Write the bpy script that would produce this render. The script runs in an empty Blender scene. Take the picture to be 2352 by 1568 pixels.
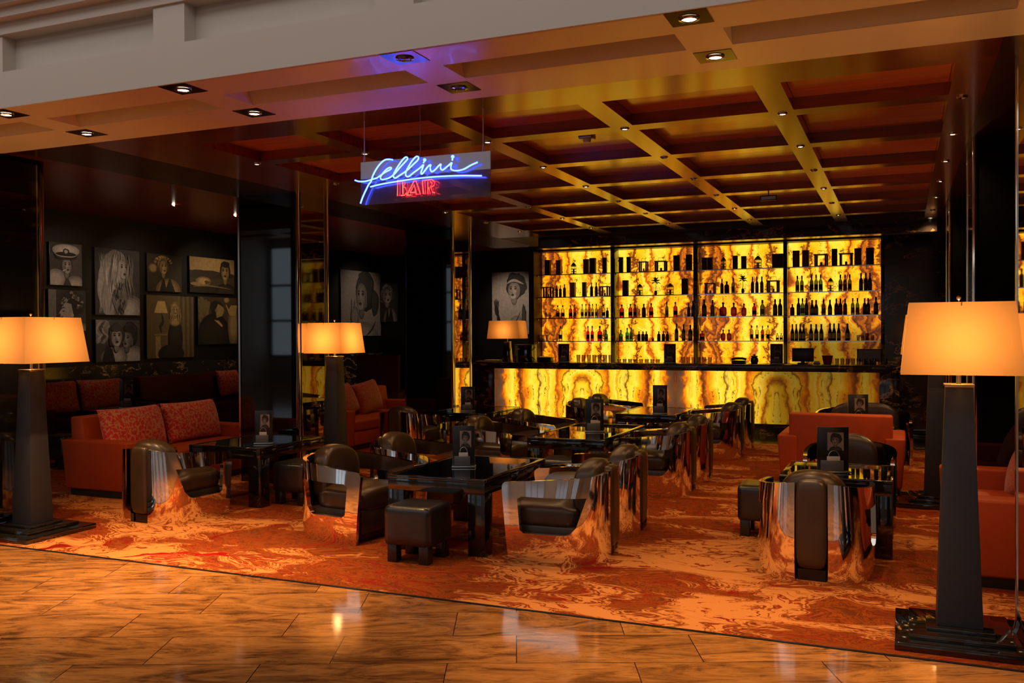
import bpy, bmesh, math, random
from mathutils import Vector, Matrix
random.seed(7)
C = bpy.context.scene.collection
SC = bpy.context.scene
PI = math.pi

# ------------------------------------------------------------------ camera, world, light, exposure
cam_d = bpy.data.cameras.new('camera'); cam = bpy.data.objects.new('camera', cam_d); C.objects.link(cam)
cam_d.sensor_width = 36.0; cam_d.lens = 32.112; cam_d.clip_end = 200
yaw, pit, rol = 0.40306, -0.01052, -0.005455
_f = Vector((-math.sin(yaw)*math.cos(pit), math.cos(yaw)*math.cos(pit), math.sin(pit)))
_r0 = Vector((math.cos(yaw), math.sin(yaw), 0)); _u0 = _r0.cross(_f)
_r = math.cos(rol)*_r0 + math.sin(rol)*_u0; _u = -math.sin(rol)*_r0 + math.cos(rol)*_u0
cam.matrix_world = Matrix(((_r.x, _u.x, -_f.x, 0), (_r.y, _u.y, -_f.y, 0), (_r.z, _u.z, -_f.z, 1.68), (0, 0, 0, 1)))
SC.camera = cam
SC.view_settings.view_transform = 'Standard'; SC.view_settings.look = 'None'
SC.view_settings.gamma = 1.0; SC.view_settings.use_curve_mapping = False
SC.view_settings.exposure = 0.0
try:
    SC.cycles.use_denoising = True; SC.cycles.max_bounces = 7; SC.cycles.diffuse_bounces = 3
    SC.cycles.glossy_bounces = 5; SC.cycles.transparent_max_bounces = 10; SC.cycles.sample_clamp_indirect = 4.0
    SC.cycles.blur_glossy = 0.5; SC.cycles.caustics_reflective = False; SC.cycles.caustics_refractive = False
except Exception: pass
w = bpy.data.worlds.new('world'); SC.world = w; w.use_nodes = True
w.node_tree.nodes['Background'].inputs[0].default_value = (0.9, 0.86, 0.8, 1)
w.node_tree.nodes['Background'].inputs[1].default_value = 0.012

CEIL = 3.23; YC0, YW0 = 4.4, 5.5          # cream soffit front, wood ceiling front
AMBER = (1.0, 0.58, 0.25); WARM = (1.0, 0.62, 0.32); COOL = (0.86, 0.93, 1.0)

def light(name, kind, loc, energy, color, rot=(0, 0, 0), size=None, spot=None, blend=0.6, radius=0.03, spec=1.0):
    d = bpy.data.lights.new(name, kind); o = bpy.data.objects.new(name, d); C.objects.link(o)
    d.energy = energy; d.color = color; o.location = loc; o.rotation_euler = rot
    if kind == 'AREA': d.shape = 'RECTANGLE'; d.size, d.size_y = size
    if kind == 'SPOT': d.spot_size = spot; d.spot_blend = blend
    if kind in ('SPOT', 'POINT'): d.shadow_soft_size = radius
    d.specular_factor = spec
    return o
# added fill: one brightens the fascia, one the hall behind the viewer
light('fascia_fill_light', 'AREA', (-4.5, 2.5, 5.2), 105, (1, .96, .93), (math.radians(40), 0, 0), (16, 1.6))
light('hall_fill_light', 'AREA', (-6.0, -4.5, 5.3), 230, (1, .95, .90), (0, 0, 0), (16, 5))
# ------------------------------------------------------------------ helpers
def tag(o, label=None, cat=None, group=None, kind=None):
    if label: o['label'] = label
    if cat: o['category'] = cat
    if group: o['group'] = group
    if kind: o['kind'] = kind
    return o
def thing(name, label, cat, loc=(0, 0, 0), rz=0, group=None):
    o = bpy.data.objects.new(name, None); C.objects.link(o); o.empty_display_size = 0.1
    o.location = loc; o.rotation_euler = (0, 0, rz)
    return tag(o, label, cat, group)
def dup(o, loc=None, rz=None, label=None, group=None, parent=None):
    c = o.copy(); C.objects.link(c)
    if parent is not None: c.parent = parent
    if loc is not None: c.location = loc
    if rz is not None: c.rotation_euler = (0, 0, rz)
    if label: c['label'] = label
    if group: c['group'] = group
    for ch in list(o.children): dup(ch, parent=c)
    return c

class MB:
    def __init__(s): s.bm = bmesh.new(); s.mi = 0
    def face(s, vs, mi=None, smooth=False):
        try: f = s.bm.faces.new(vs)
        except ValueError: return None
        f.material_index = s.mi if mi is None else mi; f.smooth = smooth; return f
    def hexa(s, p, mi=None):                     # 8 points: bottom 4 ccw, top 4 ccw
        v = [s.bm.verts.new(q) for q in p]
        for a in ((3, 2, 1, 0), (4, 5, 6, 7), (0, 1, 5, 4), (1, 2, 6, 5), (2, 3, 7, 6), (3, 0, 4, 7)): s.face([v[i] for i in a], mi)
        return s
    def box(s, x0, x1, y0, y1, z0, z1, mi=None, bev=0, seg=2):
        t = bmesh.new() if bev else None
        P = [(x0, y0, z0), (x1, y0, z0), (x1, y1, z0), (x0, y1, z0), (x0, y0, z1), (x1, y0, z1), (x1, y1, z1), (x0, y1, z1)]
        if not bev: return s.hexa(P, mi)
        m = MB(); m.hexa(P, s.mi if mi is None else mi)
        bmesh.ops.bevel(m.bm, geom=m.bm.edges[:], offset=bev, segments=seg, profile=0.5, affect='EDGES')
        s.absorb(m); return s
    def absorb(s, m, M=None, smooth=None):
        mp = {}
        for v in m.bm.verts: mp[v] = s.bm.verts.new(M @ v.co if M else v.co)
        for f in m.bm.faces:
            g = s.face([mp[v] for v in f.verts], f.material_index, f.smooth if smooth is None else smooth)
        m.bm.free(); return s
    def frustum(s, cx, cy, z0, z1, a0, b0, a1, b1, mi=None, bev=0):
        P = [(cx-a0, cy-b0, z0), (cx+a0, cy-b0, z0), (cx+a0, cy+b0, z0), (cx-a0, cy+b0, z0), (cx-a1, cy-b1, z1), (cx+a1, cy-b1, z1), (cx+a1, cy+b1, z1), (cx-a1, cy+b1, z1)]
        m = MB(); m.hexa(P, s.mi if mi is None else mi)
        if bev: bmesh.ops.bevel(m.bm, geom=m.bm.edges[:], offset=bev, segments=2, profile=0.5, affect='EDGES')
        s.absorb(m); return s
    def lathe(s, prof, cx=0, cy=0, seg=16, mi=None, cap=True, smooth=True):
        rings = []
        for r, z in prof:
            rings.append([s.bm.verts.new((cx+r*math.cos(2*PI*k/seg), cy+r*math.sin(2*PI*k/seg), z)) for k in range(seg)])
        for a, b in zip(rings, rings[1:]):
            for k in range(seg): s.face([a[k], a[(k+1) % seg], b[(k+1) % seg], b[k]], mi, smooth)
        if cap:
            s.face(rings[0][::-1], mi); s.face(rings[-1], mi)
        return s
    def tube(s, pts, r, seg=8, mi=None, closed=False):
        pts = [Vector(p) for p in pts]; n = len(pts); rings = []
        up = Vector((0, 0, 1))
        for i, p in enumerate(pts):
            a = pts[i-1] if (i or closed) else p; b = pts[(i+1) % n] if (i < n-1 or closed) else p
            t = (b-a).normalized() if (b-a).length > 1e-9 else Vector((0, 0, 1))
            x = t.cross(up)
            if x.length < 0.05: x = t.cross(Vector((0, 1, 0)))
            x.normalize(); y = x.cross(t).normalized()
            rings.append([s.bm.verts.new(p + r*(math.cos(2*PI*k/seg)*x + math.sin(2*PI*k/seg)*y)) for k in range(seg)])
        rr = rings + ([rings[0]] if closed else [])
        for a, b in zip(rr, rr[1:]):
            for k in range(seg): s.face([a[k], a[(k+1) % seg], b[(k+1) % seg], b[k]], mi, True)
        if not closed: s.face(rings[0][::-1], mi); s.face(rings[-1], mi)
        return s
    def build(s, name, mats, parent=None, loc=None, sharp=35, label=None, smooth=None, kind=None):
        bmesh.ops.recalc_face_normals(s.bm, faces=s.bm.faces[:])
        me = bpy.data.meshes.new(name); s.bm.to_mesh(me); s.bm.free()
        for m in (mats if isinstance(mats, (list, tuple)) else [mats]): me.materials.append(m)
        if smooth is not None:
            for p in me.polygons: p.use_smooth = smooth
        if sharp: me.set_sharp_from_angle(angle=math.radians(sharp))
        o = bpy.data.objects.new(name, me); C.objects.link(o)
        if parent: o.parent = parent
        if loc: o.location = loc
        if label: o['label'] = label
        if kind: o['kind'] = kind
        return o

# ------------------------------------------------------------------ materials
def newmat(name):
    m = bpy.data.materials.new(name); m.use_nodes = True; nt = m.node_tree; nt.nodes.clear()
    out = nt.nodes.new('ShaderNodeOutputMaterial'); return m, nt, out
def node(nt, typ, props=None, **ins):
    n = nt.nodes.new(typ)
    for k, v in (props or {}).items(): setattr(n, k, v)
    for k, v in ins.items():
        key = int(k[1:]) if k[0] == 'i' and k[1:].isdigit() else k.replace('_', ' ')
        s = n.inputs[key]
        if isinstance(v, bpy.types.NodeSocket): nt.links.new(v, s)
        else: s.default_value = v
    return n
def M_(nt, op, a, b=None, c=None, clamp=False):
    n = nt.nodes.new('ShaderNodeMath'); n.operation = op; n.use_clamp = clamp
    for i, v in enumerate((a, b, c)):
        if v is None: continue
        if isinstance(v, bpy.types.NodeSocket): nt.links.new(v, n.inputs[i])
        else: n.inputs[i].default_value = v
    return n.outputs[0]
def ramp(nt, fac, stops, interp='LINEAR'):
    n = nt.nodes.new('ShaderNodeValToRGB'); cr = n.color_ramp; cr.interpolation = interp
    while len(cr.elements) > 1: cr.elements.remove(cr.elements[-1])
    for i, (p, c) in enumerate(stops):
        e = cr.elements[0] if i == 0 else cr.elements.new(p)
        e.position = p; e.color = (*c, 1) if len(c) == 3 else c
    nt.links.new(fac, n.inputs[0]); return n.outputs[0]
def mixc(nt, fac, a, b):
    n = nt.nodes.new('ShaderNodeMix'); n.data_type = 'RGBA'
    for s, v in ((n.inputs[0], fac), (n.inputs[6], a), (n.inputs[7], b)):
        if isinstance(v, bpy.types.NodeSocket): nt.links.new(v, s)
        else: s.default_value = v if not isinstance(v, tuple) or len(v) == 4 else (*v, 1)
    return n.outputs[2]
def noise(nt, vec, scale, detail=3, rough=0.5, dist=0.0):
    return node(nt, 'ShaderNodeTexNoise', Vector=vec, Scale=scale, Detail=detail, Roughness=rough, Distortion=dist)
def mapping(nt, vec, scale=(1, 1, 1), rot=(0, 0, 0), loc=(0, 0, 0)):
    return node(nt, 'ShaderNodeMapping', Vector=vec, Scale=scale, Rotation=rot, Location=loc).outputs[0]
def coord(nt): return node(nt, 'ShaderNodeTexCoord').outputs['Object']
def pbsdf(nt, out, **ins):
    b = node(nt, 'ShaderNodeBsdfPrincipled', **ins); nt.links.new(b.outputs[0], out.inputs[0]); return b
def simple(name, col, rough=0.5, metal=0.0, coat=0.0, ior=1.5, var=0.0, scale=20, bump=0.0):
    m, nt, out = newmat(name)
    b = pbsdf(nt, out, Roughness=rough, Metallic=metal, IOR=ior)
    b.inputs['Coat Weight'].default_value = coat; b.inputs['Coat Roughness'].default_value = 0.06
    n = noise(nt, coord(nt), scale, 4).outputs[0]
    v = M_(nt, 'MULTIPLY_ADD', n, 2*var, 1-var)
    mx = node(nt, 'ShaderNodeVectorMath', {'operation': 'SCALE'}, i0=tuple(col)); nt.links.new(v, mx.inputs['Scale'])
    nt.links.new(mx.outputs[0], b.inputs['Base Color'])
    if bump:
        bp = node(nt, 'ShaderNodeBump', Strength=bump, Distance=0.01, Height=n); nt.links.new(bp.outputs[0], b.inputs['Normal'])
    return m
def emis(name, col, strength):
    m, nt, out = newmat(name); e = node(nt, 'ShaderNodeEmission', Color=(*col, 1), Strength=strength)
    nt.links.new(e.outputs[0], out.inputs[0]); return m
def glassy(name, col, refl=0.12, rough=0.03):
    m, nt, out = newmat(name)
    t = node(nt, 'ShaderNodeBsdfTransparent', Color=(*col, 1)); g = node(nt, 'ShaderNodeBsdfGlossy', Color=(1, 1, 1, 1), Roughness=rough)
    fr = node(nt, 'ShaderNodeFresnel', IOR=1.5)
    f = M_(nt, 'MAXIMUM', fr.outputs[0], refl)
    mx = node(nt, 'ShaderNodeMixShader', i0=f, i1=t.outputs[0], i2=g.outputs[0]); nt.links.new(mx.outputs[0], out.inputs[0]); return m

def s2l(r, g, b): return tuple(((c/255+0.055)/1.055)**2.4 if c > 10 else c/255/12.92 for c in (r, g, b))
MAT = {}
def carpet_mat():
    m, nt, out = newmat('marbled_carpet'); co = coord(nt)
    rot = mapping(nt, co, (0.75, 1.25, 1), (0, 0, 0.5))
    wn = noise(nt, rot, 0.75, 3, 0.55, 1.0)
    big = node(nt, 'ShaderNodeVectorMath', {'operation': 'MULTIPLY_ADD'}, i0=wn.outputs[1], i1=(1.1, 1.1, 0), i2=rot).outputs[0]
    A = noise(nt, big, 1.6, 6, 0.55, 1.1).outputs[0]; L = noise(nt, mapping(nt, rot, (1, 1, 1), (0, 0, .4), (4.3, 1.7, 0)), 0.55, 3, 0.5, 0.6).outputs[0]
    a = M_(nt, 'ADD', M_(nt, 'MULTIPLY', L, 0.55), M_(nt, 'MULTIPLY', A, 0.45))
    b = noise(nt, mapping(nt, big, (1, 1, 1), (0, 0, 0), (7, 3, 1)), 1.1, 5, 0.6, 0.6).outputs[0]
    c = noise(nt, mapping(nt, big, (1, 1, 1), (0, 0, 0), (3, 9, 4)), 2.9, 8, 0.68, 1.8).outputs[0]
    base = ramp(nt, c, [(0.0, s2l(90, 40, 16)), (0.38, s2l(110, 54, 20)), (0.44, s2l(150, 74, 28)), (0.475, s2l(100, 44, 18)), (0.5, s2l(160, 76, 28)), (0.54, s2l(142, 62, 24)), (0.575, s2l(102, 42, 18)), (0.60, s2l(156, 70, 28)), (0.65, s2l(138, 32, 18)), (0.72, s2l(90, 32, 14))])
    tan = mixc(nt, ramp(nt, c, [(0.40, (1, 1, 1)), (0.41, (0, 0, 0))]), s2l(212, 138, 74), s2l(180, 104, 50))
    m1 = ramp(nt, a, [(0.000, (0, 0, 0)), (0.510, (0, 0, 0)), (0.513, (1, 1, 1)), (0.517, (1, 1, 1)), (0.519, (0, 0, 0)), (0.528, (0, 0, 0)), (0.531, (1, 1, 1)), (0.540, (1, 1, 1)), (0.542, (0, 0, 0)), (0.547, (0, 0, 0)), (0.550, (1, 1, 1)), (0.598, (1, 1, 1)), (0.601, (0, 0, 0)), (0.608, (0, 0, 0)), (0.611, (1, 1, 1)), (0.658, (1, 1, 1)), (0.661, (0, 0, 0)), (0.678, (0, 0, 0)), (0.681, (1, 1, 1))])
    col = mixc(nt, m1, base, tan)
    m2 = ramp(nt, M_(nt, 'ADD', b, M_(nt, 'MULTIPLY', c, 0.3)), [(0.80, (0, 0, 0)), (0.84, (1, 1, 1))])
    m2b = ramp(nt, M_(nt, 'SUBTRACT', b, M_(nt, 'MULTIPLY', a, 0.0)), [(0.33, (1, 1, 1)), (0.36, (0, 0, 0))])
    col = mixc(nt, m2, col, s2l(150, 14, 16)); col = mixc(nt, m2b, col, s2l(132, 26, 16))
    e2 = noise(nt, mapping(nt, big, (2.4, 3.4, 1), (0, 0, 0), (1, 5, 2)), 2.2, 6, 0.7, 1.2).outputs[0]
    col = mixc(nt, ramp(nt, e2, [(0.60, (0, 0, 0)), (0.615, (1, 1, 1)), (0.66, (1, 1, 1)), (0.675, (0, 0, 0))]), col, s2l(140, 34, 20))
    d = noise(nt, co, 60, 3).outputs[0]
    bp = node(nt, 'ShaderNodeBump', Strength=0.35, Distance=0.01, Height=d)
    pbsdf(nt, out, Base_Color=col, Roughness=0.95, Normal=bp.outputs[0], Specular_IOR_Level=0.05); return m
def floor_mat():
    m, nt, out = newmat('polished_marble_floor'); co = coord(nt)
    r = mapping(nt, co, (1, 1, 1), (0, 0, -0.40))
    br = node(nt, 'ShaderNodeTexBrick', {'offset': 0.37, 'offset_frequency': 2, 'squash': 1.0}, Vector=r, Scale=1.0, Mortar_Size=0.0025, Brick_Width=0.95, Row_Height=0.42)
    br.inputs['Color1'].default_value = (0, 0, 0, 1); br.inputs['Color2'].default_value = (1, 1, 1, 1); br.inputs['Mortar'].default_value = (0.5, 0.5, 0.5, 1)
    off = node(nt, 'ShaderNodeVectorMath', {'operation': 'SCALE'}, i0=br.outputs[0]); off.inputs['Scale'].default_value = 3.0
    v = node(nt, 'ShaderNodeVectorMath', {'operation': 'ADD'}, i0=mapping(nt, r, (0.7, 2.1, 1)), i1=off.outputs[0]).outputs[0]
    n1 = noise(nt, v, 2.2, 9, 0.68, 1.9).outputs[0]
    n2 = noise(nt, mapping(nt, v, (1, 3, 1)), 7.0, 8, 0.75, 0.8).outputs[0]
    base = ramp(nt, n1, [(0.28, s2l(84, 54, 28)), (0.40, s2l(130, 84, 44)), (0.5, s2l(172, 116, 60)), (0.62, s2l(196, 134, 70)), (0.75, s2l(142, 92, 50))])
    vein = ramp(nt, n2, [(0.36, (1, 1, 1)), (0.47, (0, 0, 0))])
    col = mixc(nt, M_(nt, 'MULTIPLY', vein, 0.75), base, s2l(66, 36, 20))
    tint = node(nt, 'ShaderNodeHueSaturation', Value=M_(nt, 'MULTIPLY_ADD', br.outputs[0], 0.22, 0.92), Color=col).outputs[0]
    col = mixc(nt, br.outputs['Fac'], tint, s2l(40, 22, 14))
    pbsdf(nt, out, Base_Color=col, Roughness=0.10, IOR=1.5); return m
def wood_mat(name, cols, rough=0.28, coat=0.7, scale=(1.5, 22, 10)):
    m, nt, out = newmat(name); co = coord(nt)
    n1 = noise(nt, mapping(nt, co, scale), 1.0, 6, 0.6, 0.4).outputs[0]
    col = ramp(nt, n1, [(0.3, cols[0]), (0.5, cols[1]), (0.7, cols[2])])
    b = pbsdf(nt, out, Base_Color=col, Roughness=rough, IOR=1.5, Coat_Weight=coat, Coat_Roughness=0.16, Coat_IOR=1.6, Coat_Tint=(1, .74, .5, 1), Specular_Tint=(1, .72, .45, 1)); return m
def black_marble_mat():
    m, nt, out = newmat('black_marble'); co = coord(nt)
    wv = noise(nt, co, 1.3, 6, 0.6, 0.8)
    v = node(nt, 'ShaderNodeVectorMath', {'operation': 'MULTIPLY_ADD'}, i0=wv.outputs[1], i1=(0.9, 0.9, 0.5), i2=mapping(nt, co, (1, 1, 2.2), (0.1, 0.25, 0.1))).outputs[0]
    n1 = noise(nt, v, 1.6, 8, 0.6, 0.3).outputs[0]
    vein = ramp(nt, n1, [(0.485, (0, 0, 0)), (0.499, (1, 1, 1)), (0.503, (1, 1, 1)), (0.517, (0, 0, 0))])
    k = ramp(nt, wv.outputs[0], [(0.42, (0, 0, 0)), (0.56, (1, 1, 1))])
    col = mixc(nt, M_(nt, 'MULTIPLY', vein, k), s2l(46, 41, 37), s2l(215, 165, 118))
    pbsdf(nt, out, Base_Color=col, Roughness=0.12, IOR=1.55); return m
def onyx_mat(name, half, zc, swirl, strength, dim, x0=0.0, jag=.24, arch=(.62, .72, .95), back=False, vein=.45):
    """book-matched backlit onyx; dim(nt, x, z) -> lamp level behind the slab"""
    m, nt, out = newmat(name); co = coord(nt)
    sp = node(nt, 'ShaderNodeSeparateXYZ', Vector=co).outputs; x, z = sp[0], sp[2]
    pp = M_(nt, 'PINGPONG', M_(nt, 'ADD', x, x0), half); a = M_(nt, 'SUBTRACT', half, pp)
    v = node(nt, 'ShaderNodeCombineXYZ', X=a, Y=M_(nt, 'MULTIPLY', z, 1.05 if back else 0.62)).outputs[0]
    n1 = noise(nt, v, 1.5, 4, 0.55, 0.5).outputs[0]; n2 = noise(nt, v, 7.0, 6, 0.66, 0.8).outputs[0]
    aw = M_(nt, 'ADD', a, M_(nt, 'MULTIPLY', M_(nt, 'SUBTRACT', n1, 0.5), swirl))
    aw = M_(nt, 'ADD', aw, M_(nt, 'MULTIPLY', M_(nt, 'SUBTRACT', n2, 0.5), jag))
    # arches round the middle of the book match
    dz = M_(nt, 'SUBTRACT', z, zc)
    d = M_(nt, 'SQRT', M_(nt, 'ADD', M_(nt, 'POWER', M_(nt, 'DIVIDE', a, arch[1]), 2), M_(nt, 'POWER', M_(nt, 'MULTIPLY', M_(nt, 'MAXIMUM', dz, 0), arch[2]), 2)))
    d = M_(nt, 'ADD', d, M_(nt, 'MULTIPLY', M_(nt, 'SUBTRACT', M_(nt, 'ADD', n1, M_(nt, 'MULTIPLY', n2, 0.5)), 0.75), 0.7))
    aw = M_(nt, 'SMOOTH_MAX', aw, M_(nt, 'MULTIPLY', d, arch[0]), 0.08)
    t = M_(nt, 'DIVIDE', aw, half)
    Y1, Y2, Y3, O, B, D, G = (1, .55, .014), (1, .43, .006), (1, .70, .06), (.80, .20, .006), (.26, .055, .006), (.07, .018, .006), (.085, .05, .025)
    stops = [(0, B), (.03, O), (.06, Y1), (.12, Y3), (.165, Y2), (.18, B), (.205, D), (.22, Y2), (.27, Y1), (.33, Y3), (.37, O), (.39, B), (.41, O), (.43, Y1), (.50, Y3), (.57, Y1), (.605, O), (.63, D), (.65, O), (.68, Y2), (.73, Y1), (.755, O), (.775, D), (.81, B), (.835, O), (.86, D), (.89, B), (.915, O), (.94, Y2), (.96, B), (1, D)]
    col = ramp(nt, t, stops if back else [(0, Y3), (.06, Y1), (.10, B), (.12, Y2), (.155, Y3), (.19, Y1), (.205, D), (.22, Y2), (.25, O), (.28, B), (.30, Y2), (.36, Y3), (.395, O), (.405, Y1), (.46, Y3), (.50, D), (.508, Y1), (.56, Y3),
        (.61, Y2), (.655, O), (.69, B), (.72, D), (.745, O), (.76, Y1), (.80, Y3), (.85, Y2), (.875, O), (.90, B), (.93, G), (1, D)])
    n3 = noise(nt, mapping(nt, v, (6, 1.2, 1)), 5.0, 6, 0.6, 1.0).outputs[0]
    lines = ramp(nt, n3, [(0.0, (1, 1, 1)), (0.40, (1, 1, 1)), (0.46, (.88, .66, .3)), (0.5, (1, .97, .9)), (0.56, (1, 1, 1)), (0.60, (.80, .55, .25)), (0.63, (1, 1, 1))])
    mul = node(nt, 'ShaderNodeMix', {'data_type': 'RGBA', 'blend_type': 'MULTIPLY'}); mul.inputs[0].default_value = vein
    nt.links.new(col, mul.inputs[6]); nt.links.new(lines, mul.inputs[7])
    fr = M_(nt, 'ABSOLUTE', M_(nt, 'SUBTRACT', M_(nt, 'FRACT', M_(nt, 'MULTIPLY', aw, 9.0)), 0.5))
    ln = M_(nt, 'MULTIPLY', ramp(nt, fr, [(0.0, (1, 1, 1)), (0.04, (1, 1, 1)), (0.075, (0, 0, 0))]), ramp(nt, n2, [(0.47, (0, 0, 0)), (0.56, (1, 1, 1))]))
    fr2 = M_(nt, 'ABSOLUTE', M_(nt, 'SUBTRACT', M_(nt, 'FRACT', M_(nt, 'MULTIPLY', aw, 3.3)), 0.5))
    cl = M_(nt, 'MULTIPLY', ramp(nt, fr2, [(0.0, (1, 1, 1)), (0.10, (0, 0, 0))]), ramp(nt, n3, [(0.50, (0, 0, 0)), (0.62, (1, 1, 1))]))
    fin = mixc(nt, M_(nt, 'MULTIPLY', ln, 1.0), mul.outputs[2], (.14, .035, .006)); fin = mixc(nt, M_(nt, 'MULTIPLY', cl, 0.6), fin, (.48, .10, .004))
    lev = dim(nt, x, z)
    e = node(nt, 'ShaderNodeEmission', Color=fin, Strength=M_(nt, 'MULTIPLY', lev, strength))
    p = node(nt, 'ShaderNodeBsdfPrincipled', Base_Color=mixc(nt, 0.8, mul.outputs[2], (.58, .20, .03)), Roughness=0.15)
    ad = node(nt, 'ShaderNodeAddShader', i0=e.outputs[0], i1=p.outputs[0]); nt.links.new(ad.outputs[0], out.inputs[0]); return m
def pattern_mat(name, dark, light, scale):
    m, nt, out = newmat(name); co = coord(nt)
    wv = noise(nt, co, scale*0.6, 2)
    v = node(nt, 'ShaderNodeVectorMath', {'operation': 'MULTIPLY_ADD'}, i0=wv.outputs[1], i1=(0.10, 0.10, 0.10), i2=co).outputs[0]
    vo = node(nt, 'ShaderNodeTexVoronoi', {'feature': 'DISTANCE_TO_EDGE'}, Vector=v, Scale=scale)
    mk = ramp(nt, vo.outputs[0], [(0.10, (1, 1, 1)), (0.15, (0, 0, 0))])
    nn = noise(nt, co, scale*2.2, 3).outputs[0]
    mk = M_(nt, 'MULTIPLY', mk, ramp(nt, nn, [(0.42, (0, 0, 0)), (0.47, (1, 1, 1))]))
    pbsdf(nt, out, Base_Color=mixc(nt, mk, dark, light), Roughness=0.6, Sheen_Weight=0.3); return m
def neon_mat(name, core, edge, k):
    m, nt, out = newmat(name)
    lw = node(nt, 'ShaderNodeLayerWeight', Blend=0.5).outputs[1]
    c = ramp(nt, lw, [(0.25, core), (0.75, edge)])
    e = node(nt, 'ShaderNodeEmission', Color=c, Strength=k); nt.links.new(e.outputs[0], out.inputs[0]); return m
def shade_mat():
    m, nt, out = newmat('lampshade_fabric'); co = coord(nt)
    n = noise(nt, mapping(nt, co, (150, 150, 150)), 1.0, 2).outputs[0]
    col = mixc(nt, n, (.37, .20, .075), (.40, .225, .085))
    a = node(nt, 'ShaderNodeBsdfTranslucent', Color=col); d = node(nt, 'ShaderNodeBsdfDiffuse', Color=(.55, .36, .22, 1))
    mx = node(nt, 'ShaderNodeMixShader', i0=0.28, i1=a.outputs[0], i2=d.outputs[0]); nt.links.new(mx.outputs[0], out.inputs[0]); return m
def print_mat():
    m, nt, out = newmat('photo_print')
    at = node(nt, 'ShaderNodeAttribute', {'attribute_name': 'tone'})
    n = noise(nt, coord(nt), 14, 5, 0.65).outputs[0]
    mul = node(nt, 'ShaderNodeVectorMath', {'operation': 'SCALE'}, i0=at.outputs[0]); nt.links.new(M_(nt, 'MULTIPLY_ADD', n, 1.1, 0.45), mul.inputs['Scale'])
    pbsdf(nt, out, Base_Color=mul.outputs[0], Roughness=0.6); return m

def dim_counter(nt, x, z):      # tubes behind the right-hand slabs are weak
    return node(nt, 'ShaderNodeMapRange', {'interpolation_type': 'SMOOTHSTEP'}, Value=x, From_Min=1.0, From_Max=1.75, To_Min=1.0, To_Max=0.15).outputs[0]
def dim_shelf(nt, x, z):
    a = node(nt, 'ShaderNodeMapRange', {'interpolation_type': 'SMOOTHSTEP'}, Value=x, From_Min=1.3, From_Max=2.1, To_Min=0.0, To_Max=1.0).outputs[0]
    b = node(nt, 'ShaderNodeMapRange', {'interpolation_type': 'SMOOTHSTEP'}, Value=z, From_Min=1.35, From_Max=2.2, To_Min=1.0, To_Max=0.0).outputs[0]
    return M_(nt, 'SUBTRACT', 1.0, M_(nt, 'MULTIPLY', M_(nt, 'MULTIPLY', a, b), 0.8))
MAT['carpet'] = carpet_mat(); MAT['floor'] = floor_mat()
MAT['wood'] = wood_mat('lacquered_wood', (s2l(84, 34, 12), s2l(112, 50, 18), s2l(130, 64, 26)), 0.26, 1.0)
MAT['wood_panel'] = wood_mat('coffer_wood', (s2l(176, 92, 34), s2l(200, 110, 44), s2l(214, 124, 54)), 0.30, 0.8)
MAT['dark_wood'] = wood_mat('dark_reveal_wood', (s2l(34, 10, 6), s2l(42, 13, 7), s2l(50, 16, 8)), 0.35, 0.2)
MAT['marble'] = black_marble_mat()
MAT['onyx_front'] = onyx_mat('backlit_onyx_counter', 1.65, 0.62, 0.30, 1.3, dim_counter, 0.0, .26, (.50, .62, 1.3))
MAT['onyx_back'] = onyx_mat('backlit_onyx_wall', 1.66, 2.75, .85, 1.36, dim_shelf, 0.0, .34, (.45, .75, .9), True, .5)
MAT['cream'] = simple('cream_lacquer', (.88, .72, .56), 0.30, coat=0.1, var=0.04, scale=2)
MAT['cream_matt'] = simple('cream_plaster', (.62, .55, .48), 0.6, var=0.04, scale=2)
MAT['bronze_plate'] = simple('bronze_plate', (.10, .055, .03), 0.16, metal=0.6)
MAT['black_wall'] = simple('black_wall_panel', (.0035, .003, .003), 0.45, var=0.3)
MAT['black_glass'] = simple('black_glass', (.004, .004, .005), 0.03, ior=1.6)
MAT['mirror'] = simple('tinted_mirror', (.72, .67, .61), 0.015, metal=1.0)
MAT['chrome'] = simple('polished_chrome', (.88, .85, .82), 0.045, metal=1.0, var=0.02, scale=3)
MAT['trim'] = simple('chrome_trim', (.72, .66, .60), 0.12, metal=1.0)
MAT['leather'] = simple('brown_leather', (.050, .027, .012), 0.34, var=0.35, scale=9, bump=0.25)
MAT['black_leather'] = simple('black_leather', (.014, .012, .011), 0.30, ior=1.65, var=0.3, scale=14, bump=0.3)
MAT['red_leather'] = simple('rust_leather', (.42, .058, .010), 0.5, ior=1.35, var=0.18, scale=5, bump=0.1)
MAT['dark_red'] = simple('dark_red_leather', (.075, .008, .005), 0.5, ior=1.35, var=0.2)
MAT['cushion'] = pattern_mat('red_patterned_fabric', s2l(226, 40, 30), s2l(226, 150, 100), 19)
MAT['cushion_fine'] = pattern_mat('fine_patterned_fabric', s2l(170, 28, 20), s2l(190, 96, 56), 30)
MAT['lacquer'] = simple('black_lacquer', (.008, .006, .005), 0.07, ior=1.6, coat=0.5)
MAT['table_glass'] = simple('black_table_glass', (.004, .004, .004), 0.02, ior=2.3)
MAT['lamp_body'] = simple('textured_black_body', (.028, .030, .038), 0.5, var=0.4, scale=300, bump=0.3)
MAT['lamp_base'] = simple('black_gloss_base', (.012, .010, .008), 0.06, ior=1.7, coat=0.6)
MAT['brass'] = simple('satin_brass', (.80, .62, .38), 0.25, metal=1.0)
MAT['shade'] = shade_mat(); MAT['print'] = print_mat()
MAT['red_ceiling'] = simple('red_sparkle_ceiling', (.50, .045, .02), 0.3, var=0.6, scale=180)
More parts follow.
